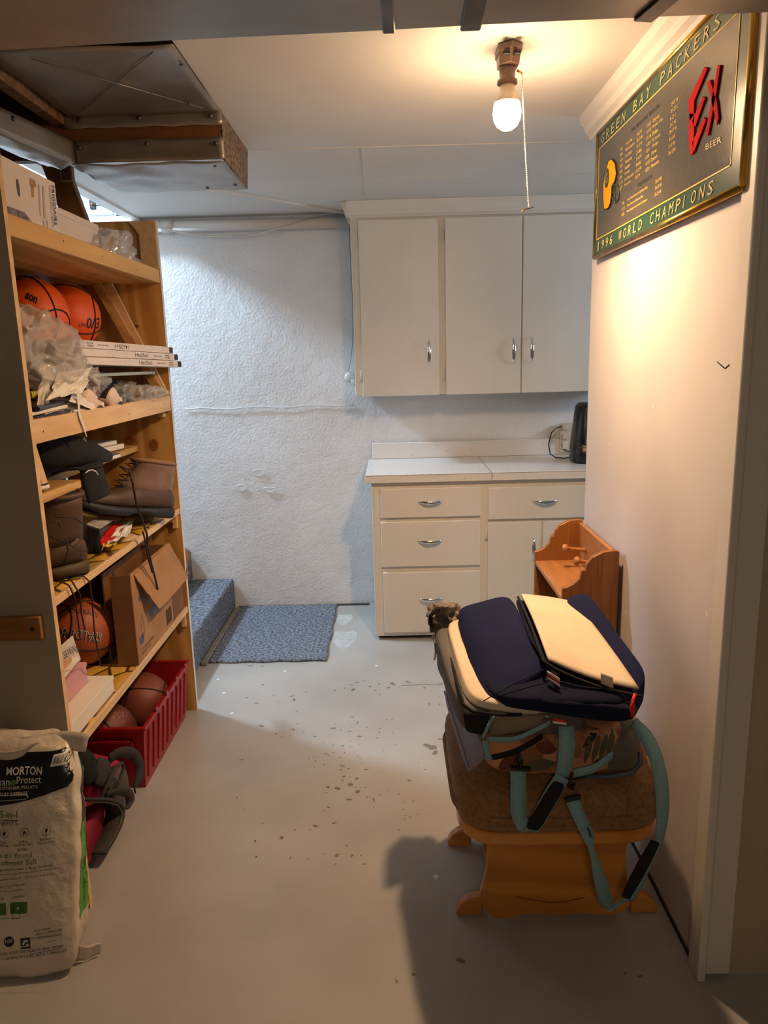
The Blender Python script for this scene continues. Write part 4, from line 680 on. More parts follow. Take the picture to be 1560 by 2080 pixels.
btext(bC, 'SPALDING', (-0.9874, 2.3393, 0.6140), (-1.1228, 2.2995, 0.6568), (-0.9929, 2.3318, 0.5820), m=tan_l, bold=.04, off=.0014); btext(bC, 'SPALDING', (-0.9885, 2.3374, 0.6130), (-1.1207, 2.2981, 0.6555), (-0.9933, 2.3307, 0.5842), bold=.0, off=.0024)
btext(bC, 'SUPER TAC', (-1.0018, 2.3625, 0.6723), (-1.0887, 2.3392, 0.7035), (-1.0012, 2.3496, 0.6629))
t = thing('sewing_box', 'white card box hand lettered SEWiNg behind the near panel', 'box', (-1.06, 1.93, .64))
ob('box_body', MB().hexa([(-1.0000, 2.0725, 0.5763), (-0.9850, 2.1547, 0.5978), (-1.0400, 2.2750, 0.5474), (-1.0500, 2.1761, 0.5301), (-0.9900, 2.0353, 0.6878), (-0.9750, 2.0963, 0.7003), (-1.0300, 2.2145, 0.6552), (-1.0450, 2.1484, 0.6427)]), boxw, t, bev=.002)
text('SEWiNg', (-0.9790, 2.0375, 0.6402), (-0.9740, 2.1162, 0.6366), (-0.9790, 2.0329, 0.6731), ink, t, off=0, thick=0)
zz = [('tan_box', 'thin tan box stacked under the sewing box', mat('tan_card', (.76, .60, .44), .6), -1.17, -.985, 1.835, 2.09, .612, .632), ('pink_box', 'pink card box stacked on the white box at the near panel', mat('pink_card', (.80, .60, .64), .5), -1.18, -.955, 1.835, 2.12, .536, .602), ('white_box', 'low white lidded box at the bottom of the stack on the fifth shelf', paper, -1.20, -.897, 1.825, 2.17, .482, .534)]
for nm, lb, m, x0, x1, y0, y1, z0, z1 in zz:
    t = thing(nm, lb, 'box', ((x0 + x1) / 2, (y0 + y1) / 2, z0)); ob('box_body', MB().box(x0, x1, y0, y1, z0, z1), m, t, bev=.002)
    ob('lid', MB().box(x0 - .002, x1 + .002, y0, y1 + .002, z1 - .012, z1 + .001), m, t, bev=.001)
t = thing('booklet', 'white booklet with printed spine lying on the pink box', 'booklet', (-1.03, 2.0, .626))
ob('pages', MB().hexa([(-1.14, 1.84, .603), (-.958, 1.84, .603), (-.975, 2.13, .608), (-1.15, 2.10, .608), (-1.14, 1.84, .611), (-.958, 1.84, .611), (-.975, 2.13, .617), (-1.15, 2.10, .617)]), paper, t, bev=.001)
text('TRIVIAL FACTS', (-.9565, 1.97, .607), (-.9695, 2.10, .610), (-.9565, 1.97, .612), ink, t)
# ---------------------------------------------------------------- floor under the shelves
red = mat('red_bin_plastic', (.60, .09, .11), .38, c2=(.55, .08, .10), sc=6)
t = thing('red_bin', 'red ribbed plastic bin holding old basketballs under the bottom shelf', 'bin', (-1.07, 2.66, 0))
y0, y1, x0, x1, h = 2.395, 2.93, -1.24, -.915, .245; f_ = .022
outer = lambda z, o=0: [(x0 - f_ * z - o, y0 - f_ * z - o), (x1 + f_ * z + o, y0 - f_ * z - o), (x1 + f_ * z + o, y1 + f_ * z + o), (x0 - f_ * z - o, y1 + f_ * z + o)]
def ringbox(a, b, z0, z1): # frame between outline a (outer) and b (inner)
    mb = MB(); v = [(p[0], p[1], z0) for p in a] + [(p[0], p[1], z1) for p in a] + [(p[0], p[1], z0) for p in b] + [(p[0], p[1], z1) for p in b]; fs = []
    for i in range(4): j = (i + 1) % 4; fs += [(i, j, 4 + j, 4 + i), (8 + j, 8 + i, 12 + i, 12 + j), (4 + i, 4 + j, 12 + j, 12 + i), (j, i, 8 + i, 8 + j)]
    return mb.add(v, fs)
a0, a1 = outer(0), outer(1); b0, b1 = outer(0, -.005), outer(1, -.005)
mb = MB(); v = [(p[0], p[1], 0) for p in a0] + [(p[0], p[1], h) for p in a1] + [(p[0], p[1], .005) for p in b0] + [(p[0], p[1], h) for p in b1]; fs = [(3, 2, 1, 0), (8, 9, 10, 11)]
for i in range(4): j = (i + 1) % 4; fs += [(i, j, 4 + j, 4 + i), (8 + j, 8 + i, 12 + i, 12 + j), (4 + i, 4 + j, 12 + j, 12 + i)]
ob('bin_shell', mb.add(v, fs), red, t)
ob('rim', ringbox(outer(1, .010), outer(1, -.006), h - .008, h + .004), red, t, bev=.002)
for k in range(9):
    y = y0 + .03 + k * (y1 - y0 - .06) / 8
    ob('rib', MB().hexa([(x1 + f_ * .1, y - .006, .03), (x1 + f_ * .1 + .006, y - .005, .03), (x1 + f_ * .1 + .006, y + .005, .03), (x1 + f_ * .1, y + .006, .03), (x1 + f_ * .95, y - .006, h - .03), (x1 + f_ * .95 + .006, y - .005, h - .03), (x1 + f_ * .95 + .006, y + .005, h - .03), (x1 + f_ * .95, y + .006, h - .03)]), red, t, bev=.001)
for k in range(4): ob('rim_lug', MB().box(x1 + f_ + .004, x1 + f_ + .012, y0 + .09 + k * .13, y0 + .11 + k * .13, h + .002, h + .018), red, t, bev=.002)
ob('label_holder', MB().box(-1.20, -.935, y0 - f_ * .8 - .012, y0 - f_ * .6, h - .055, h - .045).box(-1.20, -1.19, y0 - f_ * .8 - .012, y0 - f_ * .6, .14, h - .045).box(-.945, -.935, y0 - f_ * .8 - .012, y0 - f_ * .6, .14, h - .045), red, t, bev=.002)
ball('old brown basketball in the middle of the red bin', (-1.03, 2.735, .165), ball_d, (.7, .3, .4), group='old basketballs in the red bin')
b2 = ball('old dark basketball at the near end of the red bin', (-1.10, 2.52, .142), ball_d, (1.4, .3, 1.2), group='old basketballs in the red bin'); btext(b2, 'SPORT', (-1.0434, 2.4653, 0.2326), (-1.0017, 2.5203, 0.2108), (-1.0510, 2.4899, 0.2473), m=mat('faded_print', (.62, .42, .3), .6))
pinkf = mat('pink_nylon', (.72, .16, .32), .6, c2=(.64, .12, .27), sc=14, bump=.2, bsc=60); pinkd = mat('crimson_nylon', (.52, .05, .16), .6, bump=.2, bsc=40); gmesh = mat('grey_mesh', (.36, .33, .29), .8, c2=(.28, .26, .23), sc=160); dgf = mat('charcoal_fabric', (.20, .18, .17), .8, bump=.3, bsc=30)
t = thing('pink_backpack', 'pink and charcoal backpack lying on the floor below the shelves', 'backpack', (-.98, 2.12, 0))
ob('lower_pocket', MB().blob([(-1.20, 1.86, .0), (-.93, 1.88, .0), (-.955, 2.10, .0), (-1.20, 2.12, .0), (-1.18, 1.86, .17), (-.93, 1.90, .165), (-.925, 2.12, .155), (-1.18, 2.14, .17)], 12, .45, .006, 9, seed=1), pinkd, t)
GP = [(-0.9300, 1.9489, 0.2288), (-0.9150, 2.0220, 0.1800), (-0.9050, 2.0765, 0.1333), (-0.9000, 2.0949, 0.0947), (-0.9000, 2.0666, 0.0705), (-0.9100, 2.0248, 0.0485), (-0.9150, 1.9653, 0.0448)]
ob('pocket_gusset', MB().strap([Vector(p) + Vector((-.01, .006, .006)) for p in GP], [(.030, 0, 0)] * 7, .010), dgf, t)
ob('zip_line', MB().tube([Vector(p) + Vector((.015, .004, .004)) for p in GP], .003, 6), gmesh, t)
ob('main_pocket', MB().blob([(-1.20, 2.10, .0), (-.95, 2.12, .02), (-.955, 2.36, .0), (-1.2, 2.38, .0), (-1.18, 2.06, .25), (-.95, 2.07, .24), (-.93, 2.32, .16), (-1.18, 2.34, .22)], 12, .5, .008, 9, seed=2), pinkf, t)
ob('mesh_pocket', MB().blob([(-.98, 2.14, .08), (-.925, 2.15, .075), (-.915, 2.27, .07), (-.98, 2.26, .08), (-.97, 2.12, .20), (-.93, 2.13, .20), (-.915, 2.26, .165), (-.97, 2.25, .18)], 10, .5, .004, 9), gmesh, t)
ob('trim_piping', MB().tube([(-0.9050, 2.0734, 0.1526), (-0.8950, 2.1307, 0.1937), (-0.8930, 2.1708, 0.2130), (-0.8930, 2.1596, 0.2373), (-0.9000, 2.1284, 0.2456), (-0.9150, 2.0696, 0.2067), (-0.9200, 2.0378, 0.1899)], .006, 8), dgf, t)
ob('shoulder_strap', MB().strap([(-0.9400, 2.1754, 0.2413), (-0.9150, 2.2135, 0.2415), (-0.9000, 2.2810, 0.1948), (-0.8930, 2.3050, 0.1397), (-0.8930, 2.2888, 0.1009), (-0.9000, 2.2684, 0.0802)], [(.0, .0, .016), (.006, 0, .018), (.01, .008, .014), (.01, .012, .004), (.01, .012, -.002), (.008, .01, -.004)], .007), dgf, t)
ob('shoulder_strap', MB().strap([(-0.9100, 2.0546, 0.1856), (-0.8950, 2.1091, 0.1638), (-0.8880, 2.1679, 0.1223), (-0.8880, 2.1848, 0.0824), (-0.8920, 2.1491, 0.0809)], [(.006, 0, .012), (.006, 0, .012), (.008, .008, .010), (.008, .012, 0), (.008, .01, -.004)], .007), dgf, t)
ob('side_flap', MB().blob([(-0.9600, 2.0771, 0.2029), (-0.9200, 2.1037, 0.1765), (-0.9500, 2.1723, 0.1333), (-0.9900, 2.1420, 0.1624), (-0.9600, 2.1306, 0.2819), (-0.9300, 2.1662, 0.2430), (-0.9600, 2.2361, 0.2024), (-0.9900, 2.1972, 0.2438)], 8, .4, .004, 12), dgf, t)
ob('top_handle', MB().blob([(-1.02, 2.02, .22), (-.95, 2.04, .22), (-.945, 2.13, .20), (-1.02, 2.12, .22), (-1.02, 2.02, .34), (-.96, 2.03, .34), (-.955, 2.10, .33), (-1.02, 2.10, .34)], 8, .6, .01, 14), black_cloth, t)
ob('zip_pull', MB().bar((-0.8850, 2.2157, 0.1206), (-0.8850, 2.2211, 0.0879), .004, .004), ink, t)
# ---------------------------------------------------------------- framed sign on the partition
t = thing('framed_sign', 'brass framed mirror sign of a football championship schedule high on the right wall', 'sign', (.71, 2.1, 1.81))
YF, YN, ZB, ZT = 2.628, 1.560, 1.808, 2.192
ob('backing', MB().box(.702, .7185, YN + .004, YF - .004, ZB + .004, ZT - .004), ink, t)
for a, b in (((YN, ZB), (YF, ZB)), ((YN, ZT), (YF, ZT)), ((YN, ZB), (YN, ZT)), ((YF, ZB), (YF, ZT))):
    ob('frame_bar', MB().tube([(.7045, a[0], a[1]), (.7045, b[0], b[1])], .0085, 12), brass, t, label='polished brass frame moulding')
gold = mat('gold_print', (.86, .72, .30), .35); wood_y = mat('yellow_edge_wood', (.84, .66, .26), .45, c2=(.74, .55, .18), sc=5, stretch=(8, 8, .6))
ob('side_stick', MB().box(.7035, .7195, YN - .012, YN - .007, ZB, ZT), wood_y, t, bev=.001, label='yellow wooden edge strip with small lettering')
text('CAN BE ANSWERS IT    CAN BE I.G    CAN BE ADV    IF IT', (.7145, YN - .0125, 1.83), (.7145, YN - .0125, 2.12), (.7085, YN - .0125, 1.83), ink, t, thick=0)
green = mat('green_print', (.17, .29, .23), .25, c2=(.15, .26, .20), sc=6); greyp = mat('mirror_grey', (.44, .42, .38), .16, .55, c2=(.36, .34, .31), sc=70, lo=.4, hi=.7)
XP = .7005
def sq(y0, y1, z0, z1, x): return [(x, y0, z0), (x, y1, z0), (x, y1, z1), (x, y0, z1)]
ob('green_border', MB().box(XP, .702, YN + .006, YF - .006, ZB + .006, ZT - .006), green, t)
ob('mirror_field', MB().box(XP - .0006, XP, YN + .052, YF - .03, ZB + .052, ZT - .052), greyp, t)
iy0, iy1, iz0, iz1, xl = YN + .050, YF - .028, ZB + .050, ZT - .050, XP - .001
for a in ((iy0, iy1, iz0, iz0 + .003), (iy0, iy1, iz1 - .003, iz1), (iy0, iy0 + .003, iz0, iz1), (iy1 - .003, iy1, iz0, iz1)): ob('gold_line', MB().box(XP - .0012, XP - .0005, a[0], a[1], a[2], a[3]), gold, t)
def st(s, y, z, w, h, m=gold, **k): text(s, (XP - .0012, y, z), (XP - .0012, y - w, z), (XP - .0012, y, z + h), m, t, maxe=9, off=0, **k)
def spread(s, ya, yb, z, h, m, slant=0):
    n = len(s); st_ = (ya - yb) / (n - 1 + .6)
    for i, c in enumerate(s):
        if c != ' ': text(c, (XP - .0014, ya - st_ * i, z), (XP - .0014, ya - st_ * (i + .58 if c not in 'I1' else i + (.10 if c == 'I' else .28)), z), (XP - .0014, ya - st_ * i - slant, z + h), m, t, off=0)
palegold = mat('pale_gold', (.74, .66, .44), .3)
spread('GREEN BAY PACKERS', 2.575, 1.705, ZT - .043, .027, palegold, .006)
spread('1996 WORLD CHAMPIONS', 2.58, 1.69, ZB + .014, .027, palegold, .006)
L1 = ["9/1|Tampa Bay|34-3 W", "9/9|Philadelphia|39-13 W", "9/15|San Diego|42-10 W", "9/22|Minnesota|21-30 L", "9/29|Seattle|31-10 W", "10/6|Chicago|37-6 W", "10/14|San Francisco|23-20 W", "10/27|Tampa Bay|13-7 W"]
L2 = ["11/3|Detroit|28-18 W", "11/10|Kansas City|20-27 L", "11/18|Dallas|6-21 L", "11/24|St. Louis|24-9 W", "12/1|Chicago|28-17 W", "12/8|Denver|41-6 W", "12/15|Detroit|31-3 W", "12/22|Minnesota|38-10 W"]
for i in range(8):
    z = 2.075 - i * .0158
    for L_, yy in ((L1, (2.365, 2.315, 2.215)), (L2, (2.135, 2.09, 1.965))):
        for q, y in zip(L_[i].split('|'), yy): st(q, y, z, .0066 * len(q), .0088)
st('1996 REGULAR SEASON', 2.27, 2.099, .22, .010, ink); st('POSTSEASON', 2.19, 1.938, .11, .010, ink)
for i, q in enumerate(("1/4|San Francisco at Green Bay|35-14 W", "1/12|Carolina at Green Bay|30-13 W", "1/26|New England at New Orleans|35-21 W")):
    for w_, y in zip(q.split('|'), (2.33, 2.28, 2.05)): st(w_, y, 1.918 - i * .0158, .0066 * len(w_), .0088)
redl = mat('red_letters', (.72, .02, .06), .8, spec=.1)
def stroke(px): return [[Vector(p) + Vector((-.0018, 0, 0)) for p in px]]
def lettr(name, polys, m, x=-.003):
    mb = MB()
    for p in polys: mb.prism([Vector(q) for q in p], (x, 0, 0))
    return ob(name, mb, m, t)
lettr('red_letter_e', [[(0.6985, 1.7635, 2.0929), (0.6985, 1.7471, 2.0843), (0.6985, 1.8107, 2.0403), (0.6985, 1.8088, 2.0095), (0.6985, 1.8303, 2.0055), (0.6985, 1.8455, 2.0511)], [(0.6985, 1.8353, 2.0203), (0.6985, 1.8039, 2.0131), (0.6985, 1.8008, 1.9563), (0.6985, 1.8022, 1.9290), (0.6985, 1.8161, 1.9293), (0.6985, 1.8305, 1.9694)], [(0.6985, 1.8158, 2.0013), (0.6985, 1.7623, 2.0342), (0.6985, 1.7509, 2.0267), (0.6985, 1.7966, 1.9827)], [(0.6985, 1.8086, 1.9532), (0.6985, 1.7503, 1.9894), (0.6985, 1.7388, 1.9802), (0.6985, 1.7968, 1.9297)]], redl)
lettr('red_letter_x', [[(0.6985, 1.6947, 2.0727), (0.6985, 1.6823, 2.0674), (0.6985, 1.6933, 2.0182), (0.6985, 1.7233, 1.9447), (0.6985, 1.7374, 1.9543), (0.6985, 1.7109, 2.0237)], [(0.6985, 1.7453, 2.0559), (0.6985, 1.7306, 2.0568), (0.6985, 1.6886, 2.0026), (0.6985, 1.6734, 1.9652), (0.6985, 1.6811, 1.9542), (0.6985, 1.7005, 1.9873)]], redl)
text('BEER', (0.6985, 1.7372, 1.9197), (0.6985, 1.6587, 1.9150), (0.6985, 1.7391, 1.9321), palegold, t, off=0)
yh = mat('helmet_yellow', (.88, .62, .03), .6, spec=.2)
HP = [(1228, 425), (1226, 405), (1226, 375), (1231, 345), (1237, 327), (1243, 323), (1250, 332), (1253, 352), (1250, 368), (1244, 378), (1243, 395), (1241, 412), (1237, 422), (1232, 425)]
HX = [(0.6985, 2.5075, 1.9399), (0.6985, 2.5225, 1.9723), (0.6985, 2.5282, 2.0177), (0.6985, 2.5057, 2.0565), (0.6985, 2.4761, 2.0753), (0.6985, 2.4448, 2.0734), (0.6985, 2.4067, 2.0518), (0.6985, 2.3878, 2.0197), (0.6985, 2.4001, 2.0003), (0.6985, 2.4294, 1.9925), (0.6985, 2.4315, 1.9688), (0.6985, 2.4389, 1.9460), (0.6985, 2.4584, 1.9353), (0.6985, 2.4852, 1.9359)]
ob('helmet_emblem', MB().prism(HX, (-.002, 0, 0)), yh, t); ob('emblem_outline', MB().tube([Vector(p) + Vector((-.002, 0, 0)) for p in HX], .0016, 5, True), ink, t)
cg = Vector((0.6985, 2.4859, 2.0275)) + Vector((-.0024, 0, 0)); dg = mat('emblem_green', (.12, .24, .16), .4)
ob('green_oval', MB().prism(disc(cg, (0, 1, 0), (0, 0, 1), .022, 20, .029)[0], (-.001, 0, 0)), dg, t); text('G', cg + Vector((-.0015, .012, -.015)), cg + Vector((-.0015, -.012, -.015)), cg + Vector((-.0015, .012, .015)), palegold, t, off=0)
ob('face_guard', MB().tube([(0.6985, 2.4346, 1.9936), (0.6985, 2.3887, 1.9881), (0.6985, 2.3618, 1.9686), (0.6985, 2.3631, 1.9413), (0.6985, 2.3920, 1.9371), (0.6985, 2.4358, 1.9626)], .003, 6).tube([(0.6985, 2.4320, 1.9732), (0.6985, 2.3605, 1.9587)], .0025, 6).tube([(0.6985, 2.4087, 1.9895), (0.6985, 2.3975, 1.9410)], .0025, 6), mat('emblem_grey', (.20, .25, .22), .4), t)
# ---------------------------------------------------------------- salt bag
poly = mat('bag_plastic', (.83, .79, .72), .32, c2=(.78, .73, .66), sc=8, bump=.7, bsc=34, dist=.006, spec=.5)
t = thing('salt_bag', 'tall white plastic sack of water softener pellets leaning on the shelving panel', 'sack', (-1.03, 1.64, 0))
sb = ob('sack_body', MB().blob([(-1.26, 1.70, .0), (-.822, 1.675, .0), (-.825, 1.775, .575), (-1.26, 1.78, .575), (-1.26, 1.545, .0), (-.812, 1.545, .0), (-0.8179, 1.6943, 0.5366), (-1.26, 1.735, .575)], 34, .22, .010, 16, .018, 5), poly, t)
TB = bvh(sb)
ob('top_seal', MB().grid(lambda u, v: (-1.26 + u * .455 + .01 * v * u, 1.742 + .006 * math.sin(u * 17) - .012 * (1 - v), (.522 + .046 * v) + .004 * math.sin(u * 9)), 30, 3, .002), poly, t)
ob('corner_tab', MB().grid(lambda u, v: Vector((-.845, 1.60, .004)).lerp(Vector((-.785, 1.615, .006)), u) + Vector((.006 * v, .01 * u, (.050 - .018 * u) * v)) + Vector((0, .004 * math.sin(u * 9), 0)), 8, 5, .0015), poly, t)
ob('carry_handle', MB().strap([(-1.0586, 1.6965, 0.5435), (-0.9956, 1.6936, 0.5342), (-0.9519, 1.6958, 0.5414), (-0.9309, 1.7000, 0.5550), (-0.9148, 1.7021, 0.5616)], [(0, 0, .009), (0, 0, .011), (.003, 0, .010), (.006, 0, .008), (.008, 0, .004)], .003), poly, t)
D = (0, 1, 0); prt = mat('navy_black_print', (.08, .09, .11), .3, spec=.5); wp = mat('bag_white_print', (.85, .84, .80), .4); gp2 = mat('olive_green_print', (.34, .42, .20), .5); gb = mat('bright_green_print', (.30, .62, .14), .4)
pp = lambda name, ps, m, off=.0012: patch(name, ps, m, t, onto=TB, d=D, off=off, maxe=.012)
pp('header_print', [[(-1.0833, 1.6927, 0.5312), (-0.8205, 1.6958, 0.5413), (-0.8280, 1.6729, 0.4675), (-0.8390, 1.6694, 0.4562), (-0.9307, 1.6618, 0.4315), (-1.0051, 1.6576, 0.4180), (-1.0795, 1.6537, 0.4056)]], prt)
pp('barcode_label', [[(-0.8753, 1.6929, 0.5319), (-0.8229, 1.6937, 0.5344), (-0.8287, 1.6858, 0.5090), (-0.8823, 1.6847, 0.5054)]], wp, .002)
BC = []
P0, P1, P2, P3 = [Vector(p) for p in ((-0.8762, 1.6868, 0.5122), (-0.8338, 1.6876, 0.5149), (-0.8278, 1.6926, 0.5310), (-0.8703, 1.6918, 0.5283))]
for k in range(15):
    a, b_ = k / 15, (k + (.35 if k % 3 else .65)) / 15; BC.append([P0.lerp(P1, a), P0.lerp(P1, b_), P3.lerp(P2, b_), P3.lerp(P2, a)])
pp('barcode_bar', BC, prt, .0028)
def bt(s, a, b, c, m=prt, off=.002, bold=0): text(s, a, b, c, m, t, onto=TB, d=D, off=off, maxe=.03, bold=bold)
bt('MORTON', (-0.9932, 1.6792, 0.4879), (-0.9020, 1.6794, 0.4885), (-0.9936, 1.6846, 0.5052), wp, bold=.02)
bt('Clean', (-1.0363, 1.6716, 0.4633), (-0.9826, 1.6720, 0.4646), (-1.0368, 1.6770, 0.4806), wp); pp('green_dot', disc((-0.9740, 1.6741, 0.4714), (1, 0, 0), (0, 0, 1), .0075), mat('dot_green', (.30, .42, .22), .5), .002); bt('Protect', (-0.9652, 1.6730, 0.4677), (-0.9028, 1.6737, 0.4701), (-0.9656, 1.6780, 0.4839), wp)
bt('WATER SOFTENER PELLETS', (-1.0584, 1.6682, 0.4522), (-0.9113, 1.6698, 0.4576), (-1.0586, 1.6703, 0.4591), wp)
bt('RUST DEFENSE', (-1.0082, 1.6643, 0.4398), (-0.9359, 1.6650, 0.4419), (-1.0084, 1.6668, 0.4478), wp)
PL = [Vector(p) for p in ((-1.0181, 1.6633, 0.4365), (-0.9383, 1.6639, 0.4385), (-0.9285, 1.6657, 0.4441), (-0.9361, 1.6675, 0.4500), (-1.0184, 1.6669, 0.4480))]
ob('pill_outline', MB().tube([p + Vector((0, -.012, 0)) for p in PL], .0006, 4), wp, t)
bt('5-in-1', (-1.0044, 1.6491, 0.3905), (-0.9584, 1.6495, 0.3920), (-1.0048, 1.6540, 0.4065), gp2, bold=.01); bt('BENEFITS', (-1.0251, 1.6439, 0.3737), (-0.9580, 1.6442, 0.3748), (-1.0253, 1.6467, 0.3829), prt)
pp('underline', [[(-1.0292, 1.6480, 0.3869), (-0.9570, 1.6479, 0.3868), (-0.9570, 1.6474, 0.3851), (-1.0291, 1.6474, 0.3852)]], prt)
for c in ((-0.9922, 1.6380, 0.3549), (-0.9414, 1.6385, 0.3563), (-0.8868, 1.6389, 0.3576)): pp('icon_ring', ring(c, (1, 0, 0), (0, 0, 1), .0105, .0009, 20), prt, .0015)
pp('glass_icon', [[(-0.8907, 1.6407, 0.3634), (-0.8832, 1.6406, 0.3633), (-0.8855, 1.6382, 0.3553), (-0.8886, 1.6382, 0.3554)], [(-0.8876, 1.6382, 0.3554), (-0.8860, 1.6382, 0.3553), (-0.8859, 1.6367, 0.3508), (-0.8876, 1.6368, 0.3508)], [(-0.8898, 1.6368, 0.3509), (-0.8836, 1.6367, 0.3508), (-0.8836, 1.6364, 0.3496), (-0.8898, 1.6364, 0.3497)]], prt, .0016)
pp('drop_icon', [[(-0.9450, 1.6371, 0.3518), (-0.9428, 1.6402, 0.3620), (-0.9402, 1.6395, 0.3597), (-0.9413, 1.6370, 0.3518)], [(-0.9400, 1.6370, 0.3517), (-0.9377, 1.6391, 0.3585), (-0.9364, 1.6384, 0.3562), (-0.9376, 1.6370, 0.3517)], [(-0.9959, 1.6366, 0.3505), (-0.9936, 1.6398, 0.3607), (-0.9886, 1.6391, 0.3583), (-0.9909, 1.6363, 0.3492)]], prt, .0016)
bt('Less', (-1.0028, 1.6307, 0.3313), (-0.9855, 1.6309, 0.3321), (-1.0029, 1.6325, 0.3369)); bt('Buildup', (-1.0150, 1.6279, 0.3224), (-0.9815, 1.6281, 0.3229), (-1.0151, 1.6301, 0.3292))
bt('Softer', (-0.9544, 1.6308, 0.3316), (-0.9321, 1.6310, 0.3323), (-0.9546, 1.6329, 0.3384)); bt('Feeling Skin', (-0.9666, 1.6284, 0.3238), (-0.9196, 1.6288, 0.3253), (-0.9668, 1.6305, 0.3306)); bt('& Hair', (-0.9553, 1.6255, 0.3146), (-0.9330, 1.6257, 0.3153), (-0.9554, 1.6276, 0.3214))
bt('Easier', (-0.9013, 1.6323, 0.3363), (-0.8753, 1.6328, 0.3381), (-0.9014, 1.6344, 0.3431)); bt('Cleaning', (-0.9072, 1.6291, 0.3262), (-0.8689, 1.6303, 0.3301), (-0.9074, 1.6312, 0.3330))
bt("America's #1 Brand", (-1.0700, 1.6198, 0.2962), (-0.9203, 1.6208, 0.2992), (-1.0704, 1.6237, 0.3086), gp2); bt('Water Softener Salt', (-1.0658, 1.6145, 0.2791), (-0.9076, 1.6161, 0.2843), (-1.0661, 1.6184, 0.2916), gp2)
bt('New Clean and Protect + Rust Defense', (-1.0382, 1.6105, 0.2663), (-0.8716, 1.6132, 0.2747), (-1.0383, 1.6123, 0.2719)); bt('formulated to protect against rust stains and improve', (-1.0564, 1.6068, 0.2542), (-0.8541, 1.6106, 0.2665), (-1.0565, 1.6085, 0.2598)); bt('what you expect from us - the brand you trust', (-1.0375, 1.6036, 0.2437), (-0.8675, 1.6069, 0.2544), (-1.0377, 1.6053, 0.2493))
bt('How Much Do You Need?', (-1.0556, 1.5984, 0.2272), (-0.9361, 1.6006, 0.2342), (-1.0558, 1.6005, 0.2339), gp2); bt('bags every two months', (-1.0368, 1.5959, 0.2190), (-0.9420, 1.5968, 0.2219), (-1.0370, 1.5973, 0.2235)); bt('6 PEOPLE', (-0.9699, 1.5914, 0.2044), (-0.9379, 1.5923, 0.2073), (-0.9700, 1.5931, 0.2100)); bt('4 PEOPLE', (-1.0215, 1.5906, 0.2019), (-0.9883, 1.5911, 0.2036), (-1.0217, 1.5923, 0.2075))
for dx in (0,):
    pp('bag_icon', [[(-0.9739, 1.5803, 0.1687), (-0.9745, 1.5879, 0.1933), (-0.9648, 1.5889, 0.1965), (-0.9426, 1.5888, 0.1962), (-0.9315, 1.5891, 0.1971), (-0.9321, 1.5808, 0.1703)]], mat('icon_green', (.24, .42, .17), .5), .0014); pp('bag_icon', [[(-1.0205, 1.5792, 0.1650), (-1.0213, 1.5875, 0.1919), (-1.0090, 1.5885, 0.1950), (-0.9844, 1.5887, 0.1957), (-0.9837, 1.5797, 0.1667)]], mat('icon_green', (.24, .42, .17), .5), .0014)
ob('icon_outline', MB().tube([Vector(p) + Vector((0, -.012, 0)) for p in ((-0.9628, 1.5796, 0.1663), (-0.9622, 1.5879, 0.1931), (-0.9450, 1.5881, 0.1940), (-0.9444, 1.5798, 0.1671), (-0.9628, 1.5796, 0.1663))], .0007, 4), prt, t)
bt('4', (-0.9581, 1.5830, 0.1774), (-0.9508, 1.5830, 0.1773), (-0.9572, 1.5865, 0.1886), wp, .003)
bt('for use in household water softeners only', (-1.0350, 1.5758, 0.1541), (-0.9368, 1.5774, 0.1592), (-1.0351, 1.5768, 0.1575))
pp('seal_disc', disc((-0.9772, 1.5600, 0.1032), (1, 0, 0), (0, 0, 1), .0125), prt, .0014); bt('NSF', (-0.9856, 1.5590, 0.1000), (-0.9673, 1.5593, 0.1008), (-0.9859, 1.5618, 0.1089), wp, .0026)
pp('recycle_mark', [[(-0.9492, 1.5623, 0.1105), (-0.9259, 1.5628, 0.1124), (-0.9255, 1.5567, 0.0924), (-0.9487, 1.5561, 0.0906)]], prt, .0014); pp('recycle_arrow', [[(-0.9451, 1.5578, 0.0960), (-0.9393, 1.5612, 0.1070), (-0.9355, 1.5605, 0.1048), (-0.9402, 1.5574, 0.0949)], [(-0.9356, 1.5615, 0.1081), (-0.9294, 1.5608, 0.1058), (-0.9318, 1.5591, 0.1003), (-0.9355, 1.5598, 0.1025)], [(-0.9365, 1.5574, 0.0948), (-0.9280, 1.5584, 0.0980), (-0.9292, 1.5570, 0.0936), (-0.9365, 1.5567, 0.0926)]], wp, .0022)
pp('recycle_caption', [[(-0.9486, 1.5554, 0.0884), (-0.9254, 1.5560, 0.0902), (-0.9253, 1.5546, 0.0858), (-0.9485, 1.5540, 0.0839)]], prt, .0014)
ob('notice_outline', MB().tube([Vector(p) + Vector((0, -.011, 0)) for p in ((-0.9175, 1.5655, 0.1211), (-0.8417, 1.5676, 0.1277), (-0.8412, 1.5583, 0.0977), (-0.9155, 1.5545, 0.0856), (-0.9175, 1.5655, 0.1211))], .0006, 4), prt, t)
bt('FREIGHT SHIPPING BAG', (-0.9100, 1.5634, 0.1143), (-0.8489, 1.5655, 0.1211), (-0.9102, 1.5652, 0.1199)); bt('for storage and transport of', (-0.9038, 1.5617, 0.1087), (-0.8549, 1.5635, 0.1146), (-0.9039, 1.5627, 0.1120)); bt('softener pellets only, keep dry', (-0.9086, 1.5600, 0.1032), (-0.8500, 1.5621, 0.1101), (-0.9086, 1.5610, 0.1065)); bt('Packaging Dept.', (-0.8912, 1.5572, 0.0941), (-0.8619, 1.5581, 0.0970), (-0.8913, 1.5582, 0.0974)); bt('PT-202 2046-ABC', (-0.9151, 1.5662, 0.1233), (-0.8736, 1.5677, 0.1282), (-0.9152, 1.5676, 0.1277))
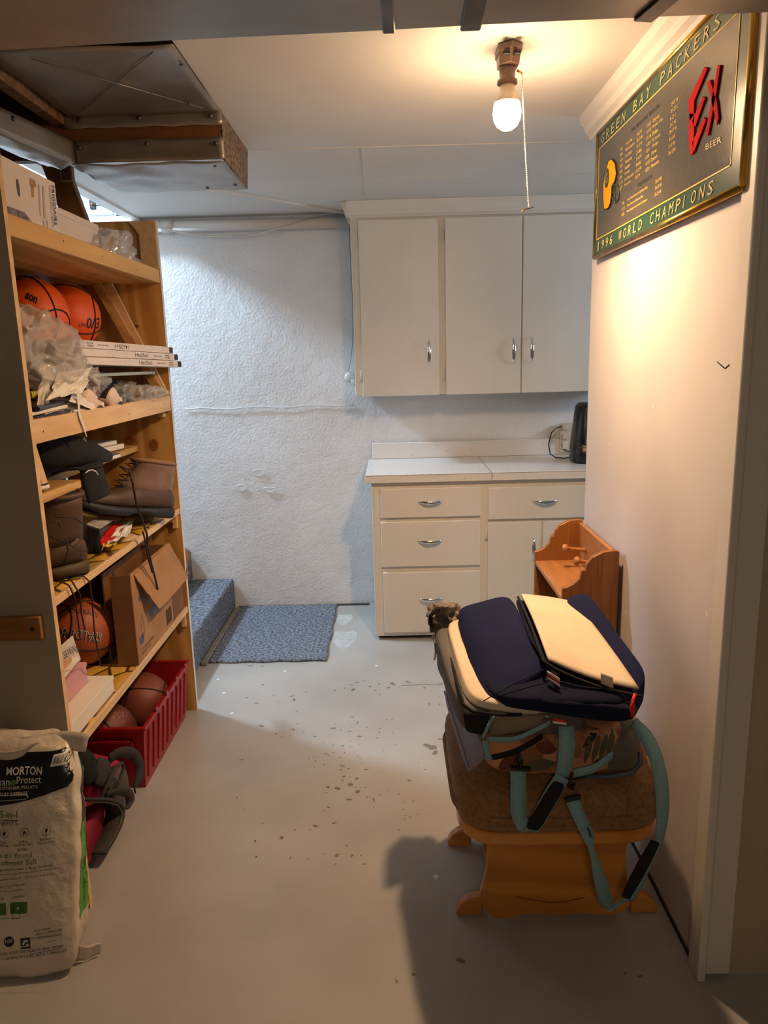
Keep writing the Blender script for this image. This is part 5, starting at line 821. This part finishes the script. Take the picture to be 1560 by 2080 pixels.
bt('SUFFOCATION, KEEP THIS PLASTIC BAG AWAY', (-1.0447, 1.5483, 0.0655), (-0.8457, 1.5528, 0.0801), (-1.0449, 1.5507, 0.0733)); bt('DO NOT USE THIS BAG IN CRIBS, BEDS, CARRIAGES', (-1.0541, 1.5443, 0.0525), (-0.8382, 1.5490, 0.0679), (-1.0543, 1.5467, 0.0602))
DS = (-.8, .6, 0)
def sp_(ps): return [[Vector(q) for q in p] for p in ps]
gx = lambda z, a: Vector((-.836 + .03 * a + .0, 1.575 + .33 * z + .035 * a, z))
def side(name, a0, a1, z0, z1, m, off=.0014): return patch(name, [[gx(z0, a0), gx(z0, a1), gx(z1, a1), gx(z1, a0)]], m, t, onto=TB, d=DS, off=off, maxe=.015)
side('side_black_print', .15, 1.1, .345, .565, prt); side('side_green_print', .15, 1.1, .125, .345, gb)
text('MORTON', gx(.51, .95), gx(.36, .95), gx(.51, .95) - (gx(.51, .95) - gx(.51, .35)) * -1, wp, t, onto=TB, d=DS, off=.003, bold=.02) if False else text('MORTON', gx(.505, .40), gx(.36, .40), gx(.505, 1.0), wp, t, onto=TB, d=DS, off=.0026, bold=.02)
patch('sun_emblem', disc(gx(.53, .6), (0, .7, .1), (0, 0, 1), .009, 12), mat('helmet_yellow', (.88, .62, .03), .6, spec=.2), t, onto=TB, d=DS, off=.0026, maxe=.01)
text('Rust Defense', gx(.25, .5), gx(.15, .5), gx(.25, .9), prt, t, onto=TB, d=DS, off=.0026)
# ---------------------------------------------------------------- ottoman
oak = mat('honey_oak', (.80, .54, .22), .32, c2=(.72, .46, .16), sc=5, stretch=(.8, 5, 6), bump=.05, wave=.8, coat=.3)
t = thing('ottoman', 'honey wood glider ottoman with brown velvet cushion by the right wall', 'ottoman', (.40, 1.87, 0))
def rr(x0, x1, y0, y1, r, z, n=6):
    out = []
    for cx, cy, a0 in ((x1 - r, y1 - r, 0), (x0 + r, y1 - r, 90), (x0 + r, y0 + r, 180), (x1 - r, y0 + r, 270)):
        for k in range(n + 1): a = math.radians(a0 + 90 * k / n); out.append((cx + r * math.cos(a), cy + r * math.sin(a), z))
    return out
ob('seat_frame', MB().prism(rr(.150, .660, 1.625, 2.10, .10, .300), (0, 0, .036)), oak, t, bev=.006, seg=3)
YP = 1.715
PP = [(0.2204, 1.7150, 0.2639), (0.2269, 1.7150, 0.2274), (0.2270, 1.7150, 0.1760), (0.2180, 1.7150, 0.1316), (0.2089, 1.7150, 0.0944), (0.2129, 1.7150, 0.0565), (0.2274, 1.7150, 0.0289), (0.2512, 1.7150, 0.0131), (0.2803, 1.7150, 0.0141), (0.3065, 1.7150, 0.0227), (0.3394, 1.7150, 0.0281), (0.3789, 1.7150, 0.0227), (0.4185, 1.7150, 0.0173), (0.4579, 1.7150, 0.0226), (0.4972, 1.7150, 0.0249), (0.5368, 1.7150, 0.0195), (0.5763, 1.7150, 0.0187), (0.6018, 1.7150, 0.0364), (0.6121, 1.7150, 0.0709), (0.5981, 1.7150, 0.1236), (0.5911, 1.7150, 0.1683), (0.5893, 1.7150, 0.2124), (0.5976, 1.7150, 0.2602)]
def zs(P, dy=0): return [(p[0], p[1] + dy, max(p[2], .012)) for p in P]
ob('end_panel', MB().prism(zs(PP), (0, .02, 0)), oak, t, bev=.003, seg=2); ob('end_panel', MB().prism(zs(PP, .33), (0, .02, 0)), oak, t, bev=.003)
ob('apron_groove', MB().tube([(0.3055, 1.7130, 0.0820), (0.3449, 1.7130, 0.0736), (0.3909, 1.7130, 0.0636), (0.4366, 1.7130, 0.0657), (0.4820, 1.7130, 0.0768)], .0012, 5), mat('oak_shadow', (.48, .27, .10), .5), t)
for y in (1.742, 2.035):
    for s in (-1, 1):
        xc = .42 + .262 * s if s > 0 else .42 - .262
        P = [(.42 + s * .20, y, .0), (.42 + s * .272, y, .0), (.42 + s * .272, y, .018), (.42 + s * .262, y, .036), (.42 + s * .242, y, .052), (.42 + s * .20, y, .060)]
        ob('foot', MB().prism(P, (0, .032, 0)), oak, t, bev=.005, seg=2)
ob('stretcher', MB().box(.25, .60, 1.76, 2.03, .03, .05), oak, t)
velvet = mat('brown_velvet', (.58, .42, .25), .85, c2=(.49, .34, .19), sc=90, bump=.5, bsc=170, sheen=.15, dist=.002)
ob('cushion', MB().blob(B8(.135, .668, 1.595, 2.115, .334, .478), 20, .5, .005, 12, .012), velvet, t)
for z, o_ in ((.372, 0), (.395, .003)):
    ob('piping', MB().tube(rr(.137 - o_, .666 + o_, 1.597 - o_, 2.113 + o_, .14, z, 8), .005, 7, True), velvet, t)
for a in ((.24, 1.597), (.55, 1.597), (.15, 1.68)): ob('tuck_seam', MB().tube([(a[0], a[1], .40), (a[0] + .004, a[1] - .001, .43), (a[0] + .002, a[1] + .015, .462)], .003, 6), velvet, t)
# ---------------------------------------------------------------- bags heaped on the ottoman
navy = mat('navy_canvas', (.10, .125, .27), .85, c2=(.09, .11, .24), sc=10, bump=.35, bsc=240, dist=.002, spec=.15)
navyd = mat('navy_lining', (.08, .10, .19), .85, spec=.15, bump=.2, bsc=100, dist=.004)
cream = mat('cream_canvas', (.87, .80, .70), .7, c2=(.83, .76, .65), sc=8, bump=.3, bsc=200, dist=.002)
greyn = mat('grey_nylon', (.40, .385, .36), .7, c2=(.35, .335, .31), sc=10, bump=.3, bsc=90); lilac = mat('lilac_vinyl', (.56, .53, .56), .45, bump=.2, bsc=20)
teal = mat('teal_webbing', (.52, .68, .71), .7, c2=(.45, .61, .65), sc=120, stretch=(1, 1, 6), bump=.5, bsc=220, dist=.002); peach = mat('peach_fabric', (.80, .56, .40), .7, c2=(.55, .36, .24), sc=14, lo=.5, hi=.58)
dn = lambda P, z, dx=0, dy=0: [(p[0] + dx, p[1] + dy, p[2] - z) for p in P]
t = thing('flat_pouch', 'flat lilac grey vinyl pouch hanging over the left side of the cushion', 'pouch', (.2, 1.75, .47))
F = [(0.1315, 1.9000, 0.5865), (0.1598, 1.8800, 0.6056), (0.2100, 1.5750, 0.5853), (0.1639, 1.5750, 0.5405)]
ob('pouch_body', MB().blob(dn(F, .014, -.004) + F, 10, .35, .003, 12), lilac, t); ob('edge_binding', MB().tube([F[0], F[3], F[2]], .0035, 6), lilac, t)
# floral bag
t = thing('floral_bag', 'peach floral fabric bag with teal straps directly on the ottoman cushion', 'bag', (.42, 1.8, .478))
b4 = [(0.2053, 1.6000, 0.4932), (0.5582, 1.6000, 0.4919), (.60, 2.05, .480), (.20, 2.05, .480)]
fb = ob('bag_body', MB().blob(b4 + [(0.2038, 1.5900, 0.6275), (0.5374, 1.5900, 0.6351), (.60, 2.03, .58), (.20, 2.03, .58)], 16, .45, .008, 11), peach, t); FB = bvh(fb)
lf = mat('olive_leaf', (.36, .34, .26), .7); lf2 = mat('brown_leaf', (.40, .20, .12), .7); D2 = (0, 1, -.1)
def leaf(a, b, w, m):
    a = Vector(a); b = Vector(b); d = b - a; s = Vector((d.z, 0, -d.x)).normalized() * w; n = 7
    P = [a + d * (k / n) + s * math.sin(PI * k / n) for k in range(n + 1)] + [a + d * (k / n) - s * math.sin(PI * k / n) for k in range(n - 1, 0, -1)]
    patch('printed_leaf', [P], m, t, onto=FB, d=D2, off=.0012, maxe=.015)
for a, b, w, m in (((0.4394, 1.6000, 0.5400), (0.4543, 1.6000, 0.6227), .008, lf), ((0.4569, 1.6000, 0.5396), (0.4751, 1.6000, 0.6223), .008, lf), ((0.4742, 1.6000, 0.5456), (0.4948, 1.6000, 0.6218), .008, lf), ((0.4936, 1.6000, 0.5581), (0.5119, 1.6000, 0.6278), .009, lf), ((0.4322, 1.6000, 0.5851), (0.4771, 1.6000, 0.6311), .008, ink), ((0.2932, 1.6000, 0.5303), (0.3749, 1.6000, 0.5479), .018, lf), ((0.2347, 1.6000, 0.5121), (0.2926, 1.6000, 0.5818), .014, lf2), ((0.3215, 1.6000, 0.5939), (0.3742, 1.6000, 0.5800), .018, lf2), ((0.4229, 1.6000, 0.5014), (0.3761, 1.6000, 0.4894), .012, lf)): leaf(a, b, w, m)
ob('side_pocket', MB().blob([(0.4655, 1.6050, 0.4974), (0.5774, 1.6000, 0.5084), (0.6601, 1.8500, 0.4606), (0.5394, 1.8500, 0.4633), (0.4607, 1.6000, 0.6036), (0.5587, 1.6000, 0.6140), (0.6635, 1.8500, 0.5335), (0.5370, 1.8500, 0.5364)], 8, .5, .004, 9), greyn, t)
ob('base_ring', MB().tube([(0.4376, 1.5900, 0.5112), (0.4971, 1.5750, 0.5178), (0.5487, 1.5750, 0.5269), (0.5678, 1.5800, 0.5490), (0.5726, 1.6000, 0.5627)], .006, 8), mat('slate_blue', (.28, .33, .40), .5), t)
ob('black_trim', MB().strap([(0.2176, 1.5800, 0.5695), (0.2652, 1.5750, 0.5841), (0.3108, 1.5750, 0.6082), (0.3367, 1.5800, 0.6224)], [(0, 0, .007)] * 4, .003), black_cloth, t)
ob('black_trim', MB().strap([(0.4105, 1.5750, 0.5172), (0.4383, 1.5720, 0.5286), (0.4669, 1.5750, 0.5567)], [(0, 0, .007)] * 3, .003), black_cloth, t)
ob('teal_binding', MB().strap([(0.2019, 1.5750, 0.6170), (0.2070, 1.5700, 0.5882), (0.2131, 1.5720, 0.5680)], [(.007, 0, 0)] * 3, .003), teal, t)
ob('teal_binding', MB().strap([(0.2095, 1.5720, 0.6222), (0.2640, 1.5700, 0.6209), (0.3094, 1.5700, 0.6385), (0.3532, 1.5750, 0.6597)], [(0, 0, .006)] * 4, .004), teal, t)
ob('teal_binding', MB().strap([(0.4084, 1.5680, 0.5317), (0.4540, 1.5680, 0.5434), (0.4825, 1.5700, 0.5632), (0.5024, 1.5800, 0.5695)], [(0, 0, .011)] * 4, .004), teal, t)
hw = lambda a: (a, 0, 0)
ob('shoulder_strap', MB().strap([(0.3899, 1.5750, 0.6502), (0.3882, 1.5550, 0.6177), (0.3842, 1.5520, 0.5697), (0.3767, 1.5550, 0.5303)], [hw(.018), hw(.019), hw(.018), hw(.016)], .003), teal, t)
ob('shoulder_strap', MB().strap([(0.2765, 1.5520, 0.5533), (0.2757, 1.5430, 0.4893), (0.2781, 1.5400, 0.4401), (0.2928, 1.5370, 0.4109), (0.3078, 1.5320, 0.4167), (0.3281, 1.5340, 0.4559), (0.3530, 1.5380, 0.5035), (0.3772, 1.5480, 0.5371)], [hw(.018), hw(.0185), hw(.018), (.013, 0, .008), (.012, 0, -.010), (.016, 0, -.009), (.016, 0, -.009), (.015, 0, -.009)], .0035), teal, t)
ob('strap_pad', MB().blob([Vector(p) + Vector((0, q, 0)) for q, P in ((-.008, ((0.2864, 1.5280, 0.4277), (0.3184, 1.5280, 0.4193), (0.3812, 1.5400, 0.5294), (0.3527, 1.5400, 0.5401))), (-.016, ((0.2864, 1.5280, 0.4277), (0.3184, 1.5280, 0.4193), (0.3812, 1.5400, 0.5294), (0.3527, 1.5400, 0.5401)))) for p in P], 6, .25), black_cloth, t)
ob('clip', MB().bar((0.2560, 1.5450, 0.5642), (0.3036, 1.5450, 0.5594), .012, .010), black_plastic, t, bev=.002)
ob('clip', MB().tube([(0.2737, 1.5430, 0.5625), (0.2725, 1.5500, 0.5796), (0.2800, 1.5550, 0.5953), (0.2838, 1.5500, 0.5794), (0.2783, 1.5430, 0.5624)], .004, 6), black_plastic, t)
ob('clip', MB().tube([(0.3977, 1.5450, 0.5107), (0.3900, 1.5520, 0.5192), (0.3973, 1.5550, 0.5298), (0.4055, 1.5500, 0.5175), (0.4001, 1.5450, 0.5044)], .004, 6), black_plastic, t)
ob('clip', MB().bar((0.3799, 1.5300, 0.4879), (0.4170, 1.5300, 0.4972), .010, .011), black_plastic, t, bev=.002)
ob('shoulder_strap', MB().strap([(0.3981, 1.5350, 0.4868), (0.4127, 1.5300, 0.4504), (0.4334, 1.5300, 0.4025), (0.4490, 1.5350, 0.3492), (0.4790, 1.5600, 0.2494), (0.5081, 1.6000, 0.1540), (0.5251, 1.6200, 0.1183)], [(.015, 0, .005), (.015, 0, .004), (.014, 0, .004), (.006, 0, .004), (.015, 0, .004), (.016, 0, .004), (.014, 0, -.005)], .003), teal, t)
ob('shoulder_strap', MB().strap([(0.5216, 1.6170, 0.1210), (0.5433, 1.6100, 0.1449), (0.5684, 1.6000, 0.1710), (0.5867, 1.5800, 0.2381), (0.6039, 1.5700, 0.3038), (0.6168, 1.5650, 0.3631), (0.6206, 1.5700, 0.4382), (0.6198, 1.5900, 0.5033), (0.6128, 1.6200, 0.5503), (0.6014, 1.6600, 0.5777), (0.5864, 1.7000, 0.5857)], [(.012, 0, .012), (.006, 0, .012), (.008, 0, -.006), (.006, .006, -.006), (.008, .006, -.003), (.012, .006, 0), (.0165, .004, 0), (.017, .004, 0), (.017, .004, .003), (.016, .004, .007), (.010, .004, .012)], .003), teal, t)
ob('strap_pad', MB().strap([(0.5495, 1.5880, 0.1841), (0.5657, 1.5720, 0.2476), (0.5848, 1.5600, 0.3117), (0.6021, 1.5560, 0.3594)], [(.009, 0, -.004), (.012, 0, -.004), (.012, 0, -.004), (.009, 0, -.004)], .007), black_cloth, t)
ob('buckle', MB().bar((0.4345, 1.5270, 0.4162), (0.4420, 1.5270, 0.3942), .006, .004), black_plastic, t)
# grey cooler
t = thing('grey_cooler_bag', 'grey and cream soft cooler bag squeezed beneath the navy tote', 'bag', (.4, 1.8, .56))
ob('bag_body', MB().blob([(0.1522, 1.5950, 0.6133), (0.4433, 1.6000, 0.6039), (.58, 2.0, .60), (0.1092, 2.0000, 0.6159), (0.1395, 1.5900, 0.6965), (0.4410, 1.6000, 0.6796), (.58, 2.0, .72), (0.0970, 2.0000, 0.7679)], 16, .15, .005, 9), greyn, t)
ob('cream_lid', MB().blob([(0.1557, 1.5920, 0.6902), (0.4054, 1.5920, 0.6470), (.57, 2.0, .68), (0.1353, 1.9900, 0.7396), (0.1704, 1.6000, 0.7169), (0.3951, 1.6000, 0.6744), (.56, 2.0, .74), (0.1385, 1.9900, 0.7794)], 14, .25), cream, t)
ob('zip', MB().tube([(0.1333, 2.0000, 0.7403), (0.1401, 1.8400, 0.7276), (0.1474, 1.6900, 0.7128), (0.1531, 1.5880, 0.7022), (0.1742, 1.5830, 0.6869), (0.2313, 1.5830, 0.6781), (0.2893, 1.5880, 0.6742)], .0042, 7), black_cloth, t)
ob('corner_panel', MB().blob([(0.1578, 1.5920, 0.6249), (0.2035, 1.5880, 0.6160), (0.2223, 1.6000, 0.6595), (0.1573, 1.6200, 0.6760), (0.1515, 1.5850, 0.6814), (0.2108, 1.5830, 0.6786), (0.2222, 1.6000, 0.6846), (0.1517, 1.6100, 0.6862)], 6, .4), black_cloth, t)
ob('teal_edge', MB().tube([(0.1965, 1.5780, 0.6217), (0.2079, 1.5780, 0.6490), (0.2245, 1.5830, 0.6783)], .004, 6), teal, t)
ob('mesh_pocket', MB().grid(lambda u, v: Vector((0.2086, 1.5830, 0.6186)).lerp(Vector((0.3394, 1.5780, 0.6435)), u).lerp(Vector((0.2262, 1.5870, 0.6762)).lerp(Vector((0.3463, 1.5870, 0.6760)), u), v) + Vector((0, -.008 * math.sin(u * PI) * math.sin(v * PI), 0)), 10, 6, .002), mat('warm_grey_pocket', (.50, .45, .38), .7), t)
ob('rolled_end', MB().blob([(0.1037, 1.9800, 0.7220), (0.1765, 1.9800, 0.7424), (0.2021, 2.1000, 0.7351), (0.1209, 2.1000, 0.7184), (0.0906, 1.9800, 0.7812), (0.1519, 1.9800, 0.8089), (0.1876, 2.1000, 0.7695), (0.1142, 2.1000, 0.7713)], 20, .4, .008, 22, seed=7, cr=.018), mat('crumpled_grey', (.50, .45, .40), .6, c2=(.38, .34, .30), sc=14), t)
ob('end_loop', MB().tube([(0.1021, 1.9700, 0.7480), (0.0984, 1.9700, 0.7817), (0.1130, 1.9800, 0.7982), (0.1408, 2.0000, 0.7949), (0.1698, 2.0300, 0.7672)], .006, 8), black_cloth, t)
ob('key_clip', MB().tube([(0.1060, 1.9700, 0.7259), (0.1128, 1.9700, 0.7139), (0.1071, 1.9700, 0.7022), (0.1045, 1.9700, 0.7156), (0.1060, 1.9700, 0.7259)], .0028, 6).tube([(0.1099, 1.9700, 0.7021), (0.1123, 1.9700, 0.6739), (0.1078, 1.9700, 0.6501)], .003, 6), chrome, t)
# navy tote
t = thing('navy_tote', 'large navy canvas cooler tote with cream flap on top of the heap', 'bag', (.45, 1.8, .62))
cb = [(0.2215, 1.5950, 0.6909), (0.5380, 1.5550, 0.6514), (0.6449, 1.8000, 0.6017), (0.1989, 1.9300, 0.6813)]; ct = [(0.2048, 1.6000, 0.7199), (0.5433, 1.5600, 0.7218), (0.5263, 1.9700, 0.8150), (0.1896, 1.9700, 0.7970)]
ob('tote_body', MB().blob(cb + ct, 18, .22, .006, 8), navyd, t)
LT = [(0.1989, 1.5980, 0.7061), (0.3634, 1.6600, 0.7636), (0.3239, 1.9850, 0.8466), (0.1662, 1.9850, 0.8069)]
ob('side_panel', MB().blob(dn(LT, .055, .006) + LT, 18, .20, .005, 6, .012, 3), navy, t, label='navy padded panel with rounded top')
RT = [(0.5545, 1.6000, 0.7118), (0.6030, 1.6600, 0.7479), (0.5453, 2.0200, 0.8446), (0.4343, 1.9700, 0.8172)]
ob('side_panel', MB().blob(dn(RT, .085, -.004, .0) + RT, 18, .20, .005, 6, .008, 4), navy, t)
ob('inner_fold', MB().blob([(0.3348, 1.7500, 0.7935), (0.3706, 1.6000, 0.7432), (0.3547, 1.9700, 0.8148), (0.3358, 1.9800, 0.8162), (0.3414, 1.7200, 0.7924), (0.3841, 1.5850, 0.7475), (0.3753, 1.9700, 0.8186), (0.3406, 1.9850, 0.8260)], 8, .3), navyd, t)
FL = [Vector(p) for p in ((0.3554, 1.9900, 0.8210), (0.5021, 1.9650, 0.8029), (0.5570, 1.5850, 0.7240), (0.3610, 1.6550, 0.7709))]
def flap(u, v):
    p = FL[0].lerp(FL[1], u).lerp(FL[3].lerp(FL[2], u), v); return p + Vector((0, 0, .010 * math.sin(v * PI) * (1 - u * .5) + .008 - .010 * math.sin(u * PI) * v * v)) + Vector((0, .012 * math.sin(u * PI) * (1 - v) ** 3, 0))
ob('cream_flap', MB().grid(flap, 16, 20, .006), cream, t, label='cream canvas flap with stitched hem')
ob('flap_hem', MB().tube([Vector(flap(.03, v / 12)) + Vector((0, 0, .001)) for v in range(13)] + [Vector(flap(u / 12, .98)) + Vector((0, 0, .001)) for u in range(1, 13)], .0022, 5), cream, t)
ob('zip', MB().tube([Vector(flap(-.03, v / 12)) + Vector((-.004, 0, -.004)) for v in range(13)] + [Vector(flap(u / 12, 1.03)) + Vector((0, -.004, -.006)) for u in range(1, 13)], .004, 6), black_cloth, t)
ob('tab', MB().grid(lambda u, v: Vector((0.4752, 1.6120, 0.7525)).lerp(Vector((0.5015, 1.6030, 0.7437)), u) + Vector((0, -.006 * v - .002, .014 - .026 * v)), 4, 4, .002), cream, t)
redc = mat('red_cord', (.85, .13, .14), .6)
ob('red_pull', MB().tube([(0.5422, 1.5650, 0.7315), (0.5322, 1.5530, 0.7183), (0.5364, 1.5500, 0.7028), (0.5316, 1.5500, 0.6835)], .004, 7).tube([(0.5340, 1.5520, 0.7211), (0.5275, 1.5500, 0.7030), (0.5333, 1.5490, 0.6888)], .003, 6), redc, t)
for k, m in enumerate((paper, redc, paper)): ob('striped_label', MB().grid(lambda u, v: Vector((0.3540, 1.6320, 0.7662)).lerp(Vector((0.3799, 1.6120, 0.7547)), u) + Vector((0, -.006, -.007 * (k + v))), 3, 2, .001), m, t)
for k, m in enumerate((redc, paper)): ob('striped_label', MB().grid(lambda u, v: Vector((0.3575, 1.5750, 0.6720)).lerp(Vector((0.3887, 1.5720, 0.6679)), u) + Vector((0, -.003, -.006 * (k + v))), 3, 2, .001), m, t)
for a, b in (((0.2004, 1.5920, 0.7090), (0.3597, 1.6480, 0.7639)),): ob('fold_seam', MB().tube([a, Vector(a).lerp(Vector(b), .5) + Vector((0, -.002, .004)), b], .0012, 6), navy, t)
ob('front_fold', MB().blob([(0.3124, 1.5900, 0.6876), (0.5411, 1.5520, 0.6603), (0.5537, 1.6000, 0.6770), (0.3314, 1.6300, 0.7050), (0.3158, 1.5800, 0.7111), (0.5379, 1.5480, 0.7037), (0.5569, 1.6000, 0.7081), (0.3677, 1.6400, 0.7473)], 12, .5, .008, 10, seed=6), navyd, t)
# ---------------------------------------------------------------- oak rack
oak2 = mat('red_oak', (.60, .38, .18), .42, c2=(.46, .28, .12), sc=9, stretch=(14, 14, .9), bump=.12, bsc=30, lo=.25, hi=.75)
oak3 = mat('red_oak_light', (.70, .47, .26), .42, c2=(.57, .36, .18), sc=9, stretch=(14, .9, 14), bump=.12, bsc=30, lo=.25, hi=.75)
t = thing('oak_rack', 'small oak peg rack with scalloped sides standing against the right wall behind the bags', 'rack', (.63, 2.47, 0))
def prof_(y, s=1):
    P = [(.705, .0), (.705, .885), (.690, .888), (.655, .884), (.622, .868), (.604, .846), (.600, .826), (.590, .826), (.584, .800), (.566, .782), (.545, .772), (.530, .768), (.530, 0)]
    return [(a, y, b) for a, b in P]
ob('side_panel', MB().prism(prof_(2.235), (0, .018, 0)), oak2, t, bev=.002); ob('side_panel', MB().prism(prof_(2.682), (0, .018, 0)), oak2, t, bev=.002)
ob('back_board', MB().prism([(.690, 2.253, .50), (.690, 2.253, .876), (.690, 2.682, .876), (.690, 2.682, .50)], (.015, 0, 0)), oak3, t, bev=.002)
ob('shelf_board', MB().box(.532, .690, 2.253, 2.682, .715, .733), oak3, t, bev=.002); ob('shelf_board', MB().box(.532, .700, 2.253, 2.682, .35, .368), oak3, t, bev=.002); ob('lower_rail', MB().box(.690, .705, 2.253, 2.682, .02, .09), oak2, t, bev=.002)
for y in (2.40, 2.57): ob('peg', MB().lathe([(0, 0), (.010, 0), (.007, .01), (.006, .055), (.008, .066), (.014, .070), (.016, .077), (.012, .084), (0, .086)], (.690, y, .80), (-1, 0, .12), 16), oak3, t)
